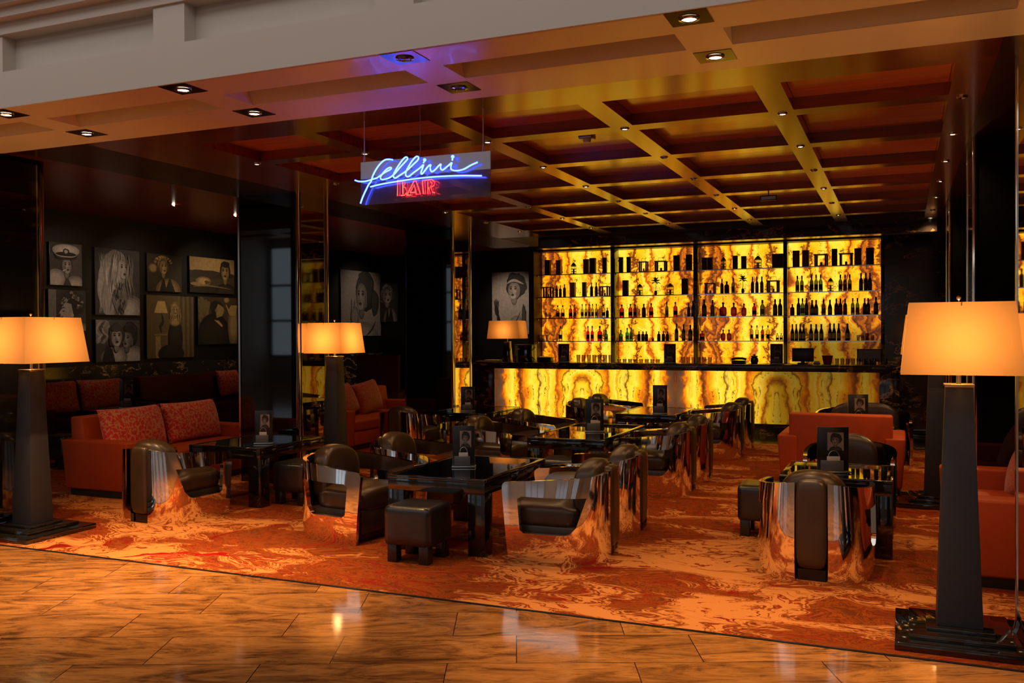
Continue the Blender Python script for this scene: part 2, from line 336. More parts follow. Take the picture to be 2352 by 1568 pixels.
MAT['lit'] = emis('lamp_lens', (1, .86, .62), 14); MAT['unlit'] = simple('dark_lens', (.03, .03, .03), 0.1)
MAT['white'] = simple('off_white', (.6, .55, .5), 0.5); MAT['black_plastic'] = simple('black_plastic', (.012, .012, .012), 0.3)
MAT['steel'] = simple('brushed_steel', (.42, .42, .42), 0.3, metal=0.9); MAT['grey_box'] = simple('smoked_acrylic', (.13, .12, .12), 0.25)
# ------------------------------------------------------------------ the room
def struct(name, mb, mats, **k): return mb.build(name, mats, kind='structure', **k)
struct('floor', MB().box(-20, 9, -9, 5.08, -.1, 0), MAT['floor'])
struct('carpet', MB().box(-13.5, 3.6, 5.085, 13.9, -.1, .002).box(-13.5, -7.3, 13.9, 21, -.1, .002), MAT['carpet'])
struct('trim_1', MB().box(-13.5, 3.6, 5.072, 5.09, -.05, .006), MAT['black_plastic'])
struct('floor', MB().box(-7.3, 3.6, 13.9, 18.2, -.1, .0), MAT['marble'])
# wooden coffered ceiling
GX = [.374, -.781, -1.947, -3.102, -4.268, -5.423]; GY = [6.79, 8.05, 9.31, 10.54, 11.79, 13.05]
m = MB(); z0, z1 = CEIL, 3.47
m.box(-6.13, .5, YW0, 5.93, z0, z1).box(-6.13, -5.31, 5.93, 13.85, z0, z1).box(.29, .5, 5.93, 13.85, z0, z1)
for x in GX[1:5]: m.box(x-.085, x+.085, 5.93, 13.85, z0, z1)
for y in GY:
    for a, b in zip([-5.31] + [g+.085 for g in GX[4:0:-1]], [g-.085 for g in GX[4:0:-1]] + [.29]): m.box(a, b, y-.09, y+.09, z0, z1)
struct('ceiling', m, MAT['wood'])
m = MB()
ys = [5.93] + sum([[y-.09, y+.09] for y in GY], []) + [13.85]
for i in range(0, len(ys), 2):
    xs = [-5.31] + sum([[g-.085, g+.085] for g in GX[4:0:-1]], []) + [.29]
    for j in range(0, len(xs), 2):
        m.box(xs[j]+.002, xs[j+1]-.002, ys[i]+.002, ys[i+1]-.002, 3.315, 3.35)
struct('ceiling', m, MAT['wood_panel'])
# black soffits each side, the red ceiling of the left lounge, the ceiling over the bar
struct('ceiling', MB().box(-6.95, -6.13, YW0, 15.5, z0, 3.8).box(.5, 3.6, YW0, 15.5, z0, 3.47), MAT['dark_wood'])
struct('ceiling', MB().box(-13.5, -6.95, YW0, 21, 3.65, 3.8), MAT['red_ceiling'])
struct('ceiling', MB().box(-6.13, .5, 13.85, 15.5, 3.232, 3.47), MAT['black_wall'])
struct('ceiling', MB().box(-7.05, 3.6, 15.5, 18.0, 3.45, 3.6), MAT['black_wall'])
struct('trim_2', MB().box(-5.55, .46, 14.15, 14.42, 3.06, CEIL+.01), MAT['marble'])
# walls
struct('wall_left', MB().box(-12.5, -12.3, 4.4, 21, 0, 3.8), MAT['black_wall'])
struct('trim_3', MB().box(-12.3, -12.24, 5.0, 20.2, .0, 1.16), MAT['marble'])
struct('wall_back', MB().box(-12.3, -6.93, 20.2, 20.4, 0, 3.8), MAT['black_wall'])
struct('wall_bar', MB().box(-7.05, -.2, 17.86, 18.05, 0, 3.5).box(-7.03, -6.92, 17.38, 17.86, 0, 3.5), MAT['black_wall'])
struct('wall_marble', MB().box(-.243, 3.6, 15.5, 17.9, 0, 3.5), MAT['marble'])
struct('baseboard_right', MB().box(.05, 3.6, 14.9, 15.5, 0, .05, bev=.004).box(.14, 3.6, 15.2, 15.5, .05, .16, bev=.004).box(.12, .15, 15.18, 15.5, .05, .42), [MAT['lamp_base']])
struct('wall_right', MB().box(3.6, 3.8, 4.4, 17.9, 0, 3.5), MAT['black_wall'])
struct('wall_front', MB().box(-13.5, -9.7, 5.3, 5.5, 0, 3.8).box(1.3, 3.8, 5.3, 5.5, 0, 3.5), MAT['black_wall'])
# cream soffit band between the hall and the lounge
FX = [x0*1.0 for x0 in (-.965, -2.575, -4.18, -5.775, -7.38, -8.98, .64)]
m = MB(); zt = 3.315
m.box(-13.5, 3.8, YC0+.029, 4.74, CEIL, zt+.03).box(-13.5, 3.8, 5.04, YW0, CEIL, zt+.03)
for x in FX: m.box(x-.125, x+.125, 4.74, 5.04, CEIL, zt+.03)
m.box(-13.5, 3.8, 4.74, 5.04, zt, zt+.05)
struct('ceiling', m, MAT['cream'])
xs = sorted(FX); m = MB()
for a, b in zip(xs, xs[1:]):                                     # pale cove strip along the far side of each recess
    pr = [(5.041, CEIL+.001), (5.028, CEIL+.02), (5.012, CEIL+.045), (5.0, CEIL+.075), (4.998, zt+.001), (5.041, zt+.001)]
    A = [m.bm.verts.new((a+.126, y, z)) for y, z in pr]; B = [m.bm.verts.new((b-.126, y, z)) for y, z in pr]
    for k in range(6): m.face([A[k], A[(k+1) % 6], B[(k+1) % 6], B[k]])
    m.face(A); m.face(B[::-1])
struct('trim_4', m, MAT['cream_matt'])
# cream fascia with recessed panels
m = MB()
zf0, zp0, zp1, ztop = CEIL-.001, 3.475, 3.72, 4.55
m.box(-13.5, 3.8, YC0, YC0+.028, zf0, zp0).box(-13.5, 3.8, YC0+.028, YC0+.2, zt+.1, zp0).box(-13.5, 3.8, YC0+.1, YC0+.2, zp0, zp1+.05)
for x in FX: m.box(x-.125, x+.125, YC0, YC0+.1, zp0, zp1)
m.box(-13.5, 3.8, YC0-.02, YC0+.2, zp1, 3.80).box(-13.5, 3.8, YC0-.10, YC0+.2, 3.80, 3.86).box(-13.5, 3.8, YC0-.16, YC0+.2, 3.86, 3.90).box(-13.5, 3.8, YC0-.24, YC0+.2, 3.90, 4.02).box(-13.5, 3.8, YC0-.02, YC0+.2, 4.02, ztop)
struct('wall_fascia', m, MAT['cream_matt'])
# the hall behind the viewer
struct('ceiling', MB().box(-20, 9, -9, YC0, 5.4, 5.6), MAT['cream_matt'])
struct('wall_hall', MB().box(-20, 9, -9.2, -9, 0, 5.4).box(-20.2, -20, -9, 5, 0, 5.4).box(9, 9.2, -9, 5, 0, 5.4).box(-20, -13.5, 4.6, 5.3, 0, 5.4).box(3.8, 9, 4.6, 5.3, 0, 5.4), MAT['cream_matt'])
for k in range(5):
    x = -19.9 + 5.3*k
    wn = struct('window_%d' % (k+1), MB().box(x, x+3.2, -9.0, -8.97, .9, 4.6), emis('added_glow_pane', (.72, .86, 1), .9 if k == 0 else 0.35))  # glowing windows added for reflections and light; the first assumed from a pillar reflection
    fr = MB()
    for q in (0, 1.07, 2.13, 3.2): fr.box(x+q-.04, x+q+.04, -8.97, -8.9, .9, 4.6)
    for q in (.9, 2.1, 3.3, 4.6): fr.box(x-.04, x+3.24, -8.97, -8.9, q-.04, q+.04)
    fr.build('window_frame', MAT['black_plastic'], wn)
# pillars: black glass fronts, mirror sides, chrome corner strips
def pillar(name, x0, x1, y0, y1, mirror_side, label, z=CEIL+.01, pm='mirror'):
    t = thing(name, label, 'pillar', ((x0+x1)/2, (y0+y1)/2, 0)); cx, cy = (x0+x1)/2, (y0+y1)/2
    hx, hy = (x1-x0)/2, (y1-y0)/2
    t['kind'] = 'structure'
    MB().box(-hx, hx, -hy, hy, 0, z).build('pillar_core', MAT['black_glass'], t)
    s = mirror_side
    MB().box(min(s*hx, s*(hx+.006)), max(s*hx, s*(hx+.006)), -hy+.05, hy-.05, .1, z-.002).build('mirror_panel' if pm == 'mirror' else 'glass_panel', MAT[pm], t)
    for sy in (-1, 1):
        MB().box(min(s*(hx-.022), s*(hx+.012)), max(s*(hx-.022), s*(hx+.012)), sy*(hy-.0)-.02, sy*(hy-.0)+.02, 0, z-.002, bev=.004).build('corner_strip', MAT['trim'], t)
        MB().box(min(s*(hx-.0), s*(hx+.010)), max(s*(hx-.0), s*(hx+.010)), sy*(hy-.05)-.006, sy*(hy-.05)+.006, 0, z-.002).build('corner_strip', MAT['trim'], t)
    MB().box(-s*hx-.012, -s*hx+.012, -hy-.012, -hy+.012, 0, z-.002).build('corner_strip', MAT['trim'], t)
    return t
pillar('pillar', -8.0, -7.13, 4.7, 5.92, 1, 'black glass pillar behind the leftmost floor lamp', pm='black_glass')
pillar('pillar', -6.91, -6.11, 8.33, 8.88, 1, 'black glass pillar with mirrored side behind the left table')
pillar('pillar', -6.91, -6.11, 12.1, 12.7, 1, 'narrow-looking black pillar with mirrored side nearest the bar on the left')
pillar('pillar', .607, 1.4, 4.3, 5.9, -1, 'mirrored pillar with chrome strip at the right edge behind the big lamp')
pillar('pillar', .54, 1.3, 8.27, 9.0, -1, 'black glass pillar rising behind the right-hand lampshade')
pillar('pillar', .53, 1.3, 12.1, 12.85, -1, 'far black pillar beside the marble wall on the right')

# downlights
def downlight(name, x, y, z, r, on, label, group, power=0, col=WARM, spot=1.9, plate=0, tilt=0, tiltx=0):
    t = thing(name, label, 'ceiling light', (x, y, z), group=group)
    if plate: MB().box(-plate, plate, -plate, plate, -.004, 0).build('square_plate', MAT['bronze_plate'], t)
    zz = -.005 if plate else 0
    MB().lathe([(r*1.45, zz), (r*1.45, zz-.006), (r*1.05, zz-.010), (r*.98, zz-.004)], seg=20, cap=False).build('ring', MAT['trim'], t)
    MB().lathe([(r, zz-.004), (r*.6, zz-.006), (.001, zz-.007)], seg=16, cap=False).build('lens', MAT['lit' if on else 'unlit'], t)
    if tilt: t.rotation_euler = (math.radians(tiltx), math.radians(tilt), 0)
    if on and power:
        l = light('bulb_light', 'SPOT', (0, 0, zz-.02), power, col, (0, 0, 0), spot=spot, blend=.9, radius=r); l.parent = t
    return t
ordn = ['first', 'second', 'third', 'fourth', 'fifth', 'sixth', 'seventh', 'eighth', 'ninth', 'tenth', 'eleventh', 'twelfth', 'thirteenth', 'fourteenth']
for i, x in enumerate(FX[:4]):
    for j, y in enumerate((4.52, 5.21)):
        on = i != 1
        downlight('square_downlight', x, y, CEIL, .036, on, '%s square bronze downlight in the cream soffit, %s row, %s from the right' % ('lit' if on else 'unlit', ('front', 'rear')[j], ordn[i]),
                  'square downlights in the cream soffit', 330 if i >= 2 else 190, AMBER, 1.0 if i == 2 else 1.25, .105)
LIT = {1: '110101', 2: '100010', 3: '111000', 4: '110011', 5: '100101', 0: '011110'}
for i, x in enumerate(GX):
    for j, y in enumerate(GY):
        on = LIT[i][j] == '1'
        downlight('round_downlight', x, y, CEIL, .024, on, '%s tiny round downlight, %s row from front, %s beam from right' % ('lit' if on else 'dark', ordn[j], ordn[i]),
                  'tiny round downlights in the wood ceiling', 34, AMBER, 2.1)
downlight('round_downlight', .374, 14.03, CEIL-.0, .024, True, 'lit tiny round downlight at the right end of the black strip over the bar', 'tiny round downlights in the wood ceiling', 30, AMBER, 2.3)
for k, (x, y) in enumerate(((-7.6, 8.2), (-7.5, 12.2))):  # unseen lamps added to brighten the two sofas and their cushions
    downlight('round_downlight', x, y, 3.65, .024, True, 'added downlight brightening the %s rust leather sofa' % ('near', 'distant')[k], 'added downlights above the lounge sofas', (42, 40)[k], WARM, 1.5)
for k, (x, y) in enumerate(((-10.2, 10.8), (-10.2, 12.2), (-10.2, 13.9), (-10.4, 19.2), (-8.6, 18.6))):  # aimed spots added to brighten the wall pictures
    downlight('round_downlight', x, y, 3.65, .03, True, 'added picture downlight in the dark red lounge ceiling, %s from the front' % ordn[k], 'added downlights in the red lounge ceiling', (80, 110, 130, 90, 110)[k], (1, .74, .52), (1.1, 1.1, 1.1, 1.25, 1.25)[k], 0, (57, 57, 57, 52, 0.01)[k], 0 if k < 4 else 38)
for k, y in enumerate((7.4, 10.8)):
    downlight('round_downlight', 2.0, y, CEIL, .03, True, 'downlight of the right-hand side bay, %s from the front' % ordn[k], 'downlights of the right side bay', 30, AMBER, 2.2)
t = thing('smoke_detector', 'small off-white box smoke detector in a ceiling coffer', 'smoke detector', (-2.387, 7.20, 3.315))
MB().box(-.06, .06, -.06, .06, -.05, 0, bev=.012).build('housing', MAT['steel'], t); MB().lathe([(.03, -.075), (.035, -.05)], seg=14).build('sensor', MAT['white'], t)
t = thing('ceiling_sensor', 'little dark bracket-mounted sensor hanging from a rear ceiling beam', 'sensor', (-1.365, 10.53, CEIL))
MB().box(-.09, .09, -.012, .012, -.10, -.04, bev=.004).build('sensor_head', MAT['black_plastic'], t); MB().box(-.078, .078, -.015, -.010, -.088, -.052).build('sensor_face', MAT['steel'], t); MB().tube([(0, 0, -.04), (0, 0, 0)], .006).build('bracket', MAT['black_plastic'], t)
# ------------------------------------------------------------------ neon sign
def sign_acrylic():
    m, nt, out = newmat('sign_acrylic')
    t = node(nt, 'ShaderNodeBsdfTransparent', Color=(.62, .60, .70, 1)); g = node(nt, 'ShaderNodeBsdfGlossy', Color=(1, 1, 1, 1), Roughness=.01)
    d = node(nt, 'ShaderNodeBsdfDiffuse', Color=(.5, .5, .55, 1))
    a = node(nt, 'ShaderNodeMixShader', i0=.10, i1=t.outputs[0], i2=g.outputs[0]); b = node(nt, 'ShaderNodeMixShader', i0=.09, i1=a.outputs[0], i2=d.outputs[0])
    nt.links.new(b.outputs[0], out.inputs[0]); return m
NEON_B = [[(0.294,0.304),(0.261,0.311),(0.224,0.308),(0.185,0.282),(0.15,0.242),(0.125,0.202),(0.111,0.165),(0.09,0.142),(0.062,0.096),(0.037,0.05),(0.019,0.008)],[(-0.027,0.181),(0.007,0.17),(0.053,0.167),(0.091,0.171),(0.117,0.176),(0.16,0.185),(0.194,0.203),(0.232,0.222),(0.267,0.235),(0.281,0.246),(0.269,0.252),(0.239,0.24),(0.205,0.21),(0.189,0.187),(0.201,0.17),(0.233,0.172),(0.27,0.181),(0.309,0.206),(0.355,0.249),(0.4,0.288),(0.415,0.305),(0.4,0.316),(0.37,0.295),(0.329,0.247),(0.304,0.211),(0.297,0.186),(0.312,0.173),(0.344,0.187),(0.388,0.209)],[(0.388,0.209),(0.422,0.23),(0.461,0.26),(0.494,0.285),(0.504,0.305),(0.486,0.313),(0.453,0.288),(0.417,0.24),(0.398,0.204),(0.402,0.182),(0.422,0.176),(0.466,0.203),(0.51,0.228),(0.544,0.253)],[(0.552,0.28),(0.542,0.262)],[(0.544,0.253),(0.534,0.226),(0.521,0.194),(0.531,0.187),(0.551,0.206),(0.579,0.236),(0.601,0.248)],[(0.601,0.248),(0.596,0.221),(0.608,0.197),(0.635,0.209),(0.663,0.234),(0.682,0.246)],[(0.682,0.246),(0.678,0.219),(0.692,0.202),(0.725,0.22),(0.758,0.243),(0.768,0.249)],[(0.768,0.249),(0.759,0.222),(0.765,0.199),(0.807,0.189),(0.86,0.196),(0.914,0.219),(0.967,0.236)],[(0.774,0.285),(0.77,0.262)],[(0.105,0.124),(0.198,0.137),(0.33,0.148),(0.489,0.157),(0.647,0.159),(0.83,0.153),(0.997,0.14)]]
NEON_R = [[(0.331,0.155),(0.33,0.044),(0.35,0.045),(0.351,0.149),(0.331,0.155)],[(0.359,0.148),(0.388,0.148),(0.394,0.129),(0.377,0.107),(0.399,0.096),(0.407,0.063),(0.387,0.045),(0.358,0.045)],[(0.372,0.145),(0.375,0.055)],[(0.405,0.044),(0.442,0.044),(0.433,0.061),(0.481,0.06)],[(0.405,0.044),(0.467,0.142),(0.482,0.142),(0.516,0.043),(0.484,0.043),(0.467,0.114),(0.433,0.061)],[(0.534,0.137),(0.54,0.044),(0.558,0.044),(0.553,0.138),(0.534,0.137)],[(0.553,0.138),(0.608,0.141),(0.631,0.126),(0.626,0.098),(0.599,0.087),(0.612,0.053),(0.632,0.047)],[(0.576,0.137),(0.577,0.043),(0.595,0.043),(0.583,0.088)],[(0.597,0.128),(0.611,0.113),(0.599,0.091)]]
SX, SY, SZ = -3.653, 5.75, 2.615
t = thing('neon_sign', 'blue and red neon sign on clear hanging acrylic sheet reading fellini BAR', 'sign', (SX, SY, SZ))
MB().box(0, 1.046, 0, .012, 0, .315).build('acrylic_sheet', sign_acrylic(), t)
def smooth_path(p, n=5):
    P = [Vector((a, -.035, b)) for a, b in p]
    if len(P) < 3: return P
    out = []
    for i in range(len(P)-1):
        a, b, c, d = P[max(i-1, 0)], P[i], P[i+1], P[min(i+2, len(P)-1)]
        for k in range(n):
            u = k/n; out.append(.5*((2*b)+(c-a)*u+(2*a-5*b+4*c-d)*u*u+(3*b-a-3*c+d)*u**3))
    return out + [P[-1]]
m = MB()
for s in NEON_B: m.tube(smooth_path(s), .0062, 8)
for s in (NEON_B[3], NEON_B[8]): m.lathe([(.001, -.016), (.010, -.008), (.011, .004), (.008, .014), (.001, .018)], s[0][0], -.035, 10) if False else None
for (a, b) in (NEON_B[3][0], NEON_B[8][0]):
    q = MB(); bmesh.ops.create_icosphere(q.bm, subdivisions=2, radius=.014); m.absorb(q, Matrix.Translation((a, -.035, b+.004)), True)
m.build('blue_lettering', neon_mat('blue_neon', (.055, .11, 1.0), (.0, .02, .7), 11), t)
m = MB()
for s in NEON_R: m.tube([Vector((a, -.035, b)) for a, b in s], .0042, 6)
m.build('red_lettering', neon_mat('red_neon', (1.0, .035, .02), (.6, .0, .02), 7), t)
m = MB()
for s in NEON_B[:8:2] + NEON_R[:6:2] + NEON_B[9:]:
    a, b = s[len(s)//2]; m.tube([(a, -.035, b), (a, .0, b)], .004, 6)
m.build('tube_support', MAT['steel'], t)
for k, x in enumerate((.03, .99)): MB().tube([(x-.008, .006, .31), (x, .006, .38), (x, .006, CEIL-SZ)], .004, 6).tube([(x+.008, .006, .31), (x, .006, .38)], .002, 5).build('suspension_wire', MAT['white'], t)
MB().tube([(.49, .006, .31), (.495, .006, .37), (.495, .006, CEIL-SZ)], .0022, 6).build('suspension_wire', MAT['steel'], t)

# ------------------------------------------------------------------ furniture builders
def softbox(sx, sy, sz, n=8, p=6.0, top=None):
    m = MB(); bm = m.bm
    bmesh.ops.create_cube(bm, size=2.0); bmesh.ops.subdivide_edges(bm, edges=bm.edges[:], cuts=n, use_grid_fill=True)
    for v in bm.verts:
        x, y, z = v.co; k = (abs(x)**p+abs(y)**p+abs(z)**p)**(1/p)
        v.co = Vector((x/k*sx, y/k*sy, z/k*sz))
    for f in bm.faces: f.smooth = True
    return m
def soft_at(c, s, n=8, p=6.0, fn=None):
    m = softbox(*s, n=n, p=p)
    for v in m.bm.verts:
        v.co = v.co + Vector(c)
        if fn: v.co = fn(v.co)
    return m
def shell_side(side, ex):
    ctrl = [(.105, -.38), (.20, -.368), (.285, -.315), (.345, -.225), (.375, -.10), (.385, .05), (.382, .2), (.366, .38)]
    P = [Vector((x+ex, y, 0)) for x, y in ctrl]; path = []
    for i in range(len(P)-1):
        a, b, c, d = P[max(i-1, 0)], P[i], P[i+1], P[min(i+2, len(P)-1)]
        for k in range(10):
            u = k/10; path.append(.5*((2*b)+(c-a)*u+(2*a-5*b+4*c-d)*u*u+(3*b-a-3*c+d)*u**3))
    path.append(P[-1]); L = [0]
    for a, b in zip(path, path[1:]): L.append(L[-1]+(b-a).length)
    T = L[-1]
    def at(s):
        s = min(max(s, 0), T)
        for i in range(len(L)-1):
            if s <= L[i+1]: return path[i].lerp(path[i+1], (s-L[i])/(L[i+1]-L[i]))
        return path[-1]
    ztop = lambda f: .578 + .082*(f/T)**1.15
    e = lambda z: .055*(1-z/.58)
    rear = lambda z: .55 + (z-.2)*.36
    cols = []
    for c in (0, .006, .018, .032, .05, .085, .12): cols.append(('f', c))
    for k in range(1, 15): cols.append(('w', k/14))
    for k in range(1, 13): cols.append(('r', k/12))
    m = MB(); G = []
    for kind, c in cols:
        def fpos(z):
            if kind == 'f': return e(z)+c
            if kind == 'w': return (e(z)+.12)*(1-c)+rear(z)*c
            return rear(z)*(1-c)+T*c
        zt = ztop(fpos(.58))
        if kind == 'f' and c < .045: zt = zt-.045+math.sqrt(max(.045**2-(.045-c)**2, 0))
        wf = min(max((fpos(.4)-.12)/.5, 0), 1)
        zb, zw = .215, ztop(fpos(.5))-.105-.045*wf
        if kind == 'w':
            r = .06; dist = (1-c)*(rear(.215)-.17)
            if dist < r: zb += r-math.sqrt(max(r*r-(r-dist)**2, 0))
            if c < .04: zb += 0
            d2 = c*(rear(.215)-.17); r2 = .02
            if d2 < r2: zb += r2-math.sqrt(max(r2*r2-(r2-d2)**2, 0))
            if d2 < r2: zw -= r2-math.sqrt(max(r2*r2-(r2-d2)**2, 0))
        if kind == 'r': zb = .215+.06*max(0, 1-c*6)
        if kind == 'f' and c == .12: zb += .02; zw -= .02
        col = []
        for z in (0, .10, zb, zw, zt):
            q = at(T-fpos(z)); bul = .012*math.sin(min(z, .58)/.58*PI)
            col.append(m.bm.verts.new((side*(q.x+bul*min(1, q.x*2)), q.y, z)))
        G.append(col)
    for i in range(len(G)-1):
        hole = cols[i+1][0] == 'w'
        for j in range(4):
            if hole and j == 2: continue
            m.face([G[i][j], G[i+1][j], G[i+1][j+1], G[i][j+1]], 0, True)
    bmesh.ops.recalc_face_normals(m.bm, faces=m.bm.faces[:])
    # make normals point outward, then thicken inward
    s = sum((f.normal.x*side*1.0 + f.normal.y*0.0)*f.calc_area() for f in m.bm.faces)
    if s < 0: bmesh.ops.reverse_faces(m.bm, faces=m.bm.faces[:])
    bmesh.ops.solidify(m.bm, geom=m.bm.faces[:], thickness=.034)
    for f in m.bm.faces: f.smooth = True
    return m
def make_chair(ex=0.0, name='tub_armchair'):
    t = bpy.data.objects.new(name, None); C.objects.link(t)
    for s in (1, -1): shell_side(s, ex).build('chrome_side_panel', MAT['chrome'], t, sharp=40)
    def bend(v):
        k = max(0, abs(v.x)-ex); v = v.copy(); v.y += 1.15*k*k
        if v.z > .45: v.z -= .9*k*k*(v.z-.45)/.27
        return v
    soft_at((0, -.245, .475), (.222+ex, .105, .255), 9, 3.8, bend).build('back_cushion', MAT['leather'], t, sharp=0)
    soft_at((0, -.335, .385), (.101+ex, .062, .30), 8, 6).build('spine_padding', MAT['leather'], t, sharp=0)
    def crown(v):
        v = v.copy()
        if v.z > .3: v.z += .025*(1-(v.x/(.31+ex))**2)-.02*(v.y < -.1)
        return v
    soft_at((0, .075, .325), (.305+ex, .27, .095), 8, 5, crown).build('seat_cushion', MAT['leather'], t, sharp=0)
    MB().box(-.30-ex, .30+ex, -.22, .33, .07, .26, bev=.02).build('seat_base', MAT['leather'], t, sharp=40)
    MB().box(-.27-ex, .27+ex, -.20, .28, .0, .075).box(-.09-ex, .09+ex, -.34, -.2, 0, .075).build('plinth', MAT['black_plastic'], t)
    return t
chair0 = make_chair()
def put(proto, first, x, y, rz, label, cat, group):
    o = proto if first else dup(proto)
    o.location = (x, y, 0.002); o.rotation_euler = (0, 0, math.radians(rz)); return tag(o, label, cat, group)
W_, E_, N_, S_ = 90, -90, 0, 180     # which way a chair faces: -X, +X, +Y, -Y
chairs = [(-2.345, 6.52, W_+2, 'nearest chrome tub armchair right of the front centre table'),
 (-2.36, 7.42, W_, 'chrome tub armchair behind the nearest one, right of the front centre table'),
 (-2.36, 9.42, W_, 'chrome tub armchair at the front right of the middle table'),
 (-2.36, 10.34, W_, 'chrome tub armchair at the rear right of the middle table'),
 (-2.32, 12.30, W_, 'chrome tub armchair at the front right of the far table before the bar'),
 (-2.32, 13.22, W_, 'farthest chrome tub armchair on the right, close to the bar front'),
 (-4.22, 6.52, E_-8, 'nearest chrome tub armchair left of the front centre table'),
 (-4.22, 7.56, E_-4, 'chrome tub armchair behind the left one of the front centre table'),
 (-4.22, 9.42, E_-3, 'chrome tub armchair at the front left of the middle table'),
 (-4.10, 10.44, E_-3, 'chrome tub armchair at the rear left of the middle table'),
 (-4.02, 12.42, E_, 'chrome tub armchair at the front left of the far table before the bar'),
 (-4.02, 13.35, E_, 'chrome tub armchair farthest back, left of the far table before the bar'),
 (-6.18, 6.50, N_-4, 'chrome tub armchair seen from behind in front of the left orange sofa'),
 (-5.95, 10.55, N_-4, 'chrome tub armchair seen from behind beside the distant patterned sofa'),
 (-.555, 6.74, N_, 'chrome tub armchair in the right foreground, back turned with leather spine'),
 (-.42, 8.66, S_, 'chrome tub armchair facing the viewer across the right-hand table')]
for i, (x, y, rz, lb) in enumerate(chairs): put(chair0, i == 0, x, y, rz, lb, 'armchair', 'chrome and brown leather tub armchairs')
lv = make_chair(.20, 'tub_loveseat'); lv.location = (-.45, 12.55, .002); lv.rotation_euler = (0, 0, PI)
tag(lv, 'wide brown leather loveseat with chrome arms facing the viewer near the bar', 'loveseat')

def make_table(w, d, name='low_table', h=.575):
    t = bpy.data.objects.new(name, None); C.objects.link(t); a, b = w/2, d/2
    m = MB().box(-a, a, -b, b, h-.115, h-.02, bev=.004)
    for x0, x1, y0, y1 in ((-a, a, -b, -b+.04), (-a, a, b-.04, b), (-a, -a+.04, -b+.04, b-.04), (a-.04, a, -b+.04, b-.04)): m.box(x0, x1, y0, y1, h-.03, h, bev=.003)
    m.build('tabletop', MAT['lacquer'], t)
    MB().box(-a+.038, a-.038, -b+.038, b-.038, h-.02, h-.003).build('glass_inset', MAT['table_glass'], t)
    for sx in (-1, 1):
        for sy in (-1, 1): MB().box(sx*(a-.07)-.07, sx*(a-.07)+.07, sy*(b-.07)-.07, sy*(b-.07)+.07, 0, h-.11, bev=.003).build('leg', MAT['lacquer'], t)
    return t
tabs = [(-3.265, 6.78, .83, 1.26, 'black lacquered low table at front centre with a menu stand'),
 (-3.19, 9.66, .84, 1.62, 'black low table in the middle row reflecting the golden shelves'),
 (-3.13, 12.45, .82, 1.25, 'black low table farthest back, right before the bar'),
 (-.46, 7.62, .80, .86, 'square black glass table on the right behind the turned armchair'),
 (-6.09, 7.62, .87, 1.06, 'black low table on the left beside the orange sofa'),
 (-5.60, 11.80, .86, 1.25, 'black low table between the distant sofa and the far pillar'),
 (-.45, 11.35, .80, .80, 'black table hidden behind the orange sofa, near the loveseat'),
 (-10.6, 10.2, .8, 1.0, 'dark low table in the shadowy lounge by the photo wall')]
for x, y, w_, d_, lb in tabs:
    o = make_table(w_, d_); o.location = (x, y, .002); tag(o, lb, 'table', 'black lacquered low tables')

def make_stool():
    t = bpy.data.objects.new('stool', None); C.objects.link(t)
    soft_at((0, 0, .27), (.19, .19, .145), 8, 14).build('padded_seat', MAT['black_leather'], t, sharp=0)
    for sx in (-1, 1):
        for sy in (-1, 1): MB().box(sx*.13-.038, sx*.13+.038, sy*.13-.038, sy*.13+.038, 0, .14, bev=.003).build('leg', MAT['black_leather'], t)
    return t
st = make_stool()
for i, (x, y, rz, lb) in enumerate([(-3.30, 5.95, 0, 'black leather cube stool at the near end of the front centre table'),
 (-5.50, 7.50, 0, 'black leather cube stool at the right side of the left table'),
 (-1.05, 7.76, 0, 'black leather cube stool with golden top, left of the right table'),
 (-3.13, 8.62, 0, 'black leather cube stool tucked at the near end of the middle table'),
 (-9.75, 8.35, 10, 'dark cube stool in the shadows behind the leftmost lamp')]):
    put(st, i == 0, x, y, rz, lb, 'stool', 'black leather cube stools')

def make_sofa(L, D=.92, mat='red_leather', hb=.81, n=2, aw=.2, ha=.58):
    t = bpy.data.objects.new('sofa', None); C.objects.link(t); a, d = L/2, D/2
    mt = MAT[mat]
    for s in (-1, 1):
        m = MB(); x0, x1 = sorted((s*a, s*(a-aw))); b0, b1 = sorted((s*(a-.035), s*(a-aw)))
        q = MB(); q.hexa([(b0, -d+.03, .07), (b1, -d+.03, .07), (b1, d-.03, .07), (b0, d-.03, .07), (x0, -d, ha), (x1, -d, ha), (x1, d, ha), (x0, d, ha)])
        bmesh.ops.bevel(q.bm, geom=q.bm.edges[:], offset=.022, segments=3, profile=.5, affect='EDGES'); m.absorb(q, smooth=True)
        m.build('arm', mt, t, sharp=50)
    q = MB(); w = a-(aw*.6)
    q.hexa([(-w, -d+.04, .1), (w, -d+.04, .1), (w, -d+.26, .1), (-w, -d+.26, .1), (-w, -d-.0, hb), (w, -d-.0, hb), (w, -d+.17, hb), (-w, -d+.17, hb)])
    bmesh.ops.bevel(q.bm, geom=q.bm.edges[:], offset=.025, segments=3, profile=.5, affect='EDGES')
    MB().absorb(q, smooth=True).build('backrest', mt, t, sharp=50)
    MB().box(-a+aw, a-aw, -d+.2, d-.03, .08, .27, bev=.012).build('seat_base', mt, t)
    w = (L-2*aw)/n
    for k in range(n): soft_at((-a+aw+w*(k+.5), .09, .35), (w/2-.004, D/2-.1, .085), 7, 8).build('seat_cushion', mt, t, sharp=0)
    MB().box(-a+.06, a-.06, -d+.08, d-.08, 0, .09).build('plinth', MAT['black_plastic'], t)
    return t
def sofa(x, y, rz, lb, L, **k):
    o = make_sofa(L, **k); o.location = (x, y, .002); o.rotation_euler = (0, 0, math.radians(rz)); return tag(o, lb, 'sofa')
